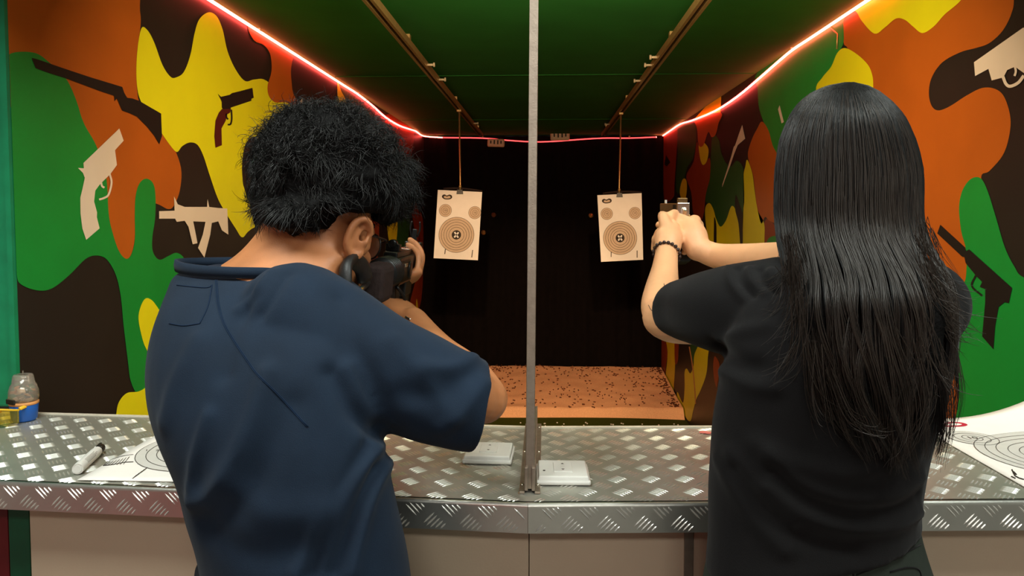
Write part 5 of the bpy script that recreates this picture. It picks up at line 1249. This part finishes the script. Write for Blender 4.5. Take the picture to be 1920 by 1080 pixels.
# keep the face clear
me = union(core, 0.006, 5)
V_, N_ = me_arrays(me); fw = np.array(WR @ Vector((0, 1, 0))); rel = V_ - np.array(WC); f_ = rel @ fw
lowz = rel[:, 2] < 0.055
m_ = lowz & (f_ > 0.035) & (np.abs(rel @ np.array(WR @ Vector((1, 0, 0)))) < 0.12) & (rel[:, 2] > -0.2)
V_[m_] -= (f_[m_] - 0.035)[:, None] * fw[None, :]
me_set(me, V_)
ripple(me, 0.002, 30, 2.0)
hairW = me_obj('hair', me, M_HAIRCORE, wom)
rs2 = np.random.RandomState(11)
def long_strands(n, k, u_rng, end_rng, start_rng, layer, wave, flare, rs, coherent=True):
    out = np.zeros((n, k, 3))
    u0 = rs.uniform(u_rng[0], u_rng[1], n)
    lock = np.round(u0 * 26) if coherent else u0 * 26
    ls_ = np.sin(lock * 12.9898) * 43758.5453; lr = ls_ - np.floor(ls_)
    ls2 = np.sin(lock * 78.233 + 1.3) * 12543.123; lr2 = ls2 - np.floor(ls2)
    y0 = start_rng[0] + (start_rng[1] - start_rng[0]) * rs.uniform(0, 1, n) ** (2 if start_rng[1] < 300 else 0.8); ye = rs.uniform(end_rng[0], end_rng[1], n) + (lr - 0.5) * 70
    lay = rs.uniform(-0.004, layer, n); jit = rs.normal(0, 1, n)
    for i in range(k):
        t = i / (k - 1); y = y0 + (ye - y0) * t
        L = np.interp(y, ys, lx); Rr = np.interp(y, ys, rx)
        # strands part at the crown and gather into locks lower down
        low = np.clip((y - 430) / 300, 0, 1)
        u = u0 + low * (((lock / 26) - u0) * (0.35 + 0.6 * lr2) * (t ** 1.5))
        ph = lr * 6.28 + y / (55 + 40 * lr2)
        x = (L + Rr) / 2 + u * (Rr - L) / 2 + low * wave * (np.sin(ph) * (9 + 13 * lr) + jit * 3.0) + 1.6 * np.sin(y / 37.0 + jit * 9) * np.clip(t * 4, 0, 1) + flare * low ** 2 * (u0 + 0.1) * 22 * lr2
        uc = np.clip(u, -0.999, 0.999)
        d = np.interp(y, yy_, dc_) - np.interp(y, yy_, dt_) * (1 - np.abs(uc) ** 2.2) ** (1 / 2.2) * 1.0 - lay * 0.8
        flat = np.interp(y, yy_, dc_) - np.interp(y, yy_, dt_) * (1 - np.abs(uc * 0.8) ** 3.0) - lay * 0.8
        d = d * (1 - low) + flat * low + low * 0.004 * np.sin(ph * 1.3 + 1.0)
        vx = (x - 960) / FPX; vz = -(y - 470) / FPX
        vec = np.stack([vx, vz, -np.ones(n)], 1) @ np.array(CAMR).T
        out[:, i] = np.array(CAM) + vec * (d / vec[:, 1])[:, None]
    return out
strands('hair_strand', long_strands(8600, 22, (-1, 1), (640, 850), (154.2, 205), 0.008, 1.0, 1.0, rs2), wom, M_HAIR, 0.00045, seed=5)
strands('hair_strand', long_strands(2200, 26, (-0.95, 1), (680, 870), (165, 500), 0.014, 1.3, 1.6, rs2), wom, M_HAIRB, 0.0005, seed=6)
strands('hair_strand', long_strands(1500, 20, (-1.0, 1.0), (300, 520), (154.2, 190), 0.006, 0.6, 0.6, rs2, False), wom, M_HAIR, 0.00045, seed=9)
# wind-blown wisps on both shoulders
def wisps(paths, n, jit, m, seed):
    rs = np.random.RandomState(seed); out = []
    for pl, dep in paths:
        Q = spline([(a, b, dep) for a, b in pl], 4)
        base = np.array([P(q.x, q.y, q.z) for q in Q])
        idx = np.linspace(0, len(base) - 1, 16); base = np.stack([np.interp(idx, np.arange(len(base)), base[:, c]) for c in range(3)], 1)
        tt = np.linspace(0, 1, 16)[:, None]
        for _ in range(n):
            o0 = rs.normal(0, 0.006, 3); o1 = rs.normal(0, jit, 3); o2 = rs.normal(0, jit * 0.5, 3); cut = rs.uniform(0.6, 1.0)
            b = np.stack([np.interp(tt[:, 0] * cut, tt[:, 0], base[:, c]) for c in range(3)], 1)
            out.append(b + o0 * (1 - tt) + o1 * tt ** 1.5 + o2 * np.sin(tt * 3.1))
    strands('hair_strand', np.array(out), wom, m, 0.00045, seed=seed)
wisps([([(1725, 440), (1745, 500), (1785, 545), (1820, 556)], 0.95), ([(1740, 500), (1765, 560), (1810, 595), (1862, 606)], 0.93), ([(1745, 540), (1775, 600), (1810, 625), (1840, 632)], 0.93), ([(1730, 600), (1750, 680), (1775, 720), (1795, 735)], 0.91), ([(1735, 420), (1752, 480), (1775, 520)], 0.96)], 26, 0.010, M_HAIRB, 21)
wisps([([(1480, 480), (1482, 540), (1465, 580), (1432, 600)], 0.95), ([(1490, 500), (1495, 570), (1475, 620), (1440, 645)], 0.93), ([(1500, 560), (1500, 640), (1480, 690), (1450, 715)], 0.91), ([(1478, 440), (1485, 500), (1450, 545), (1425, 552)], 0.97), ([(1520, 640), (1530, 720), (1550, 780), (1580, 800)], 0.90), ([(1560, 700), (1590, 780), (1640, 800), (1660, 780)], 0.895), ([(1680, 640), (1700, 740), (1690, 820), (1650, 855)], 0.895), ([(1720, 640), (1735, 740), (1720, 800), (1690, 850)], 0.9)], 34, 0.010, M_HAIRB, 22)
wisps([([(1475, 470), (1465, 500), (1420, 515), (1385, 512)], 1.15), ([(1478, 450), (1470, 490), (1440, 520), (1400, 522)], 1.1)], 7, 0.012, M_HAIR, 23)
# bracelet
bp = []
wd = (P(1246, 508, 1.40) - lwp).normalized(); wu = wd.orthogonal().normalized(); wv = wd.cross(wu)
bc = lwp + wd * 0.004
br = empty('bead_bracelet', bc); tag(br, 'dark bead bracelet round the wrist of the hand supporting the pistol', 'bracelet')
bead = None
for i in range(20):
    t = 2 * math.pi * i / 20; q = bc + (wu * math.cos(t) + wv * math.sin(t)) * 0.0252 + wd * 0.004 * math.sin(t)
    if bead is None:
        bead = MB().lathe(q, [(0.0003, -0.0036), (0.0026, -0.0026), (0.0037, 0), (0.0026, 0.0026), (0.0003, 0.0036)], 10).build('bead', M_BEAD, br, smooth=True); q0 = q
    else:
        o = bead.copy(); COL.objects.link(o); o.location = Vector(q) - q0
MB().tube([bc + (wu * math.cos(t) + wv * math.sin(t)) * 0.0245 + wd * 0.004 * math.sin(t) for t in [2 * math.pi * i / 32 for i in range(32)]], 0.0012, 6, True).build('cord', M_BLACKPL, br, smooth=True)

# ------------------------------------------------------------------ the pistol
PB = P(1281, 392, 1.56)                       # middle of the slide's rear face
pdir = (P(1246, 391, 1.745) - PB).normalized()
px_ = pdir.cross(Vector((0, 0, 1))).normalized(); pz_ = px_.cross(pdir); PM = Matrix((px_, pdir, pz_)).transposed()
def K(x, y, z): return PB + px_ * x + pdir * y + pz_ * z
pi = empty('pistol', PB); tag(pi, 'bronze and silver pistol held up in both hands of the woman', 'pistol')
def pbox(name, x, y, z, sx, sy, sz, m, bev=0.001, rx=0.0): return MB().box(K(x, y, z), (sx, sy, sz), PM @ Matrix.Rotation(rx, 3, 'X')).build(name, m, pi, bevel=bev)
pbox('slide', 0, 0.09, 0.0, 0.024, 0.18, 0.024, M_SLIDE, 0.002)
pbox('slide_rear', 0, -0.001, 0.0, 0.025, 0.004, 0.026, M_STEEL, 0.001)
for k in range(5): pbox('slide_groove', -0.0122, 0.016 + k * 0.006, 0.0, 0.001, 0.0025, 0.018, M_RAILD, 0)
pbox('frame', 0, 0.085, -0.018, 0.022, 0.15, 0.014, M_GUN, 0.002)
pbox('rear_sight', 0, 0.010, 0.0175, 0.020, 0.010, 0.011, M_SLIDE, 0.001)
pbox('front_sight', 0, 0.172, 0.0155, 0.004, 0.008, 0.008, M_PLAST, 0.0005)
pbox('grip', 0, 0.012, -0.066, 0.027, 0.048, 0.095, M_GUNP, 0.005, -0.25)
pbox('hammer', 0, -0.010, -0.006, 0.008, 0.014, 0.016, M_STEEL, 0.002, 0.5)
pbox('beavertail', 0, -0.008, -0.022, 0.020, 0.022, 0.008, M_SLIDE, 0.003, 0.2)
for s in (-1, 1): pbox('safety_lever', s * 0.0135, 0.012, -0.014, 0.004, 0.018, 0.005, M_RAIL, 0.001)
MB().tube(spline([K(0, 0.09, -0.026), K(0, 0.092, -0.05), K(0, 0.06, -0.054), K(0, 0.046, -0.045)], 5), 0.0025, 6).build('trigger_guard', M_GUN, pi, smooth=True)
MB().tube([K(0, 0.068, -0.026), K(0, 0.064, -0.044)], 0.0022, 6).build('trigger', M_STEEL, pi, smooth=True)
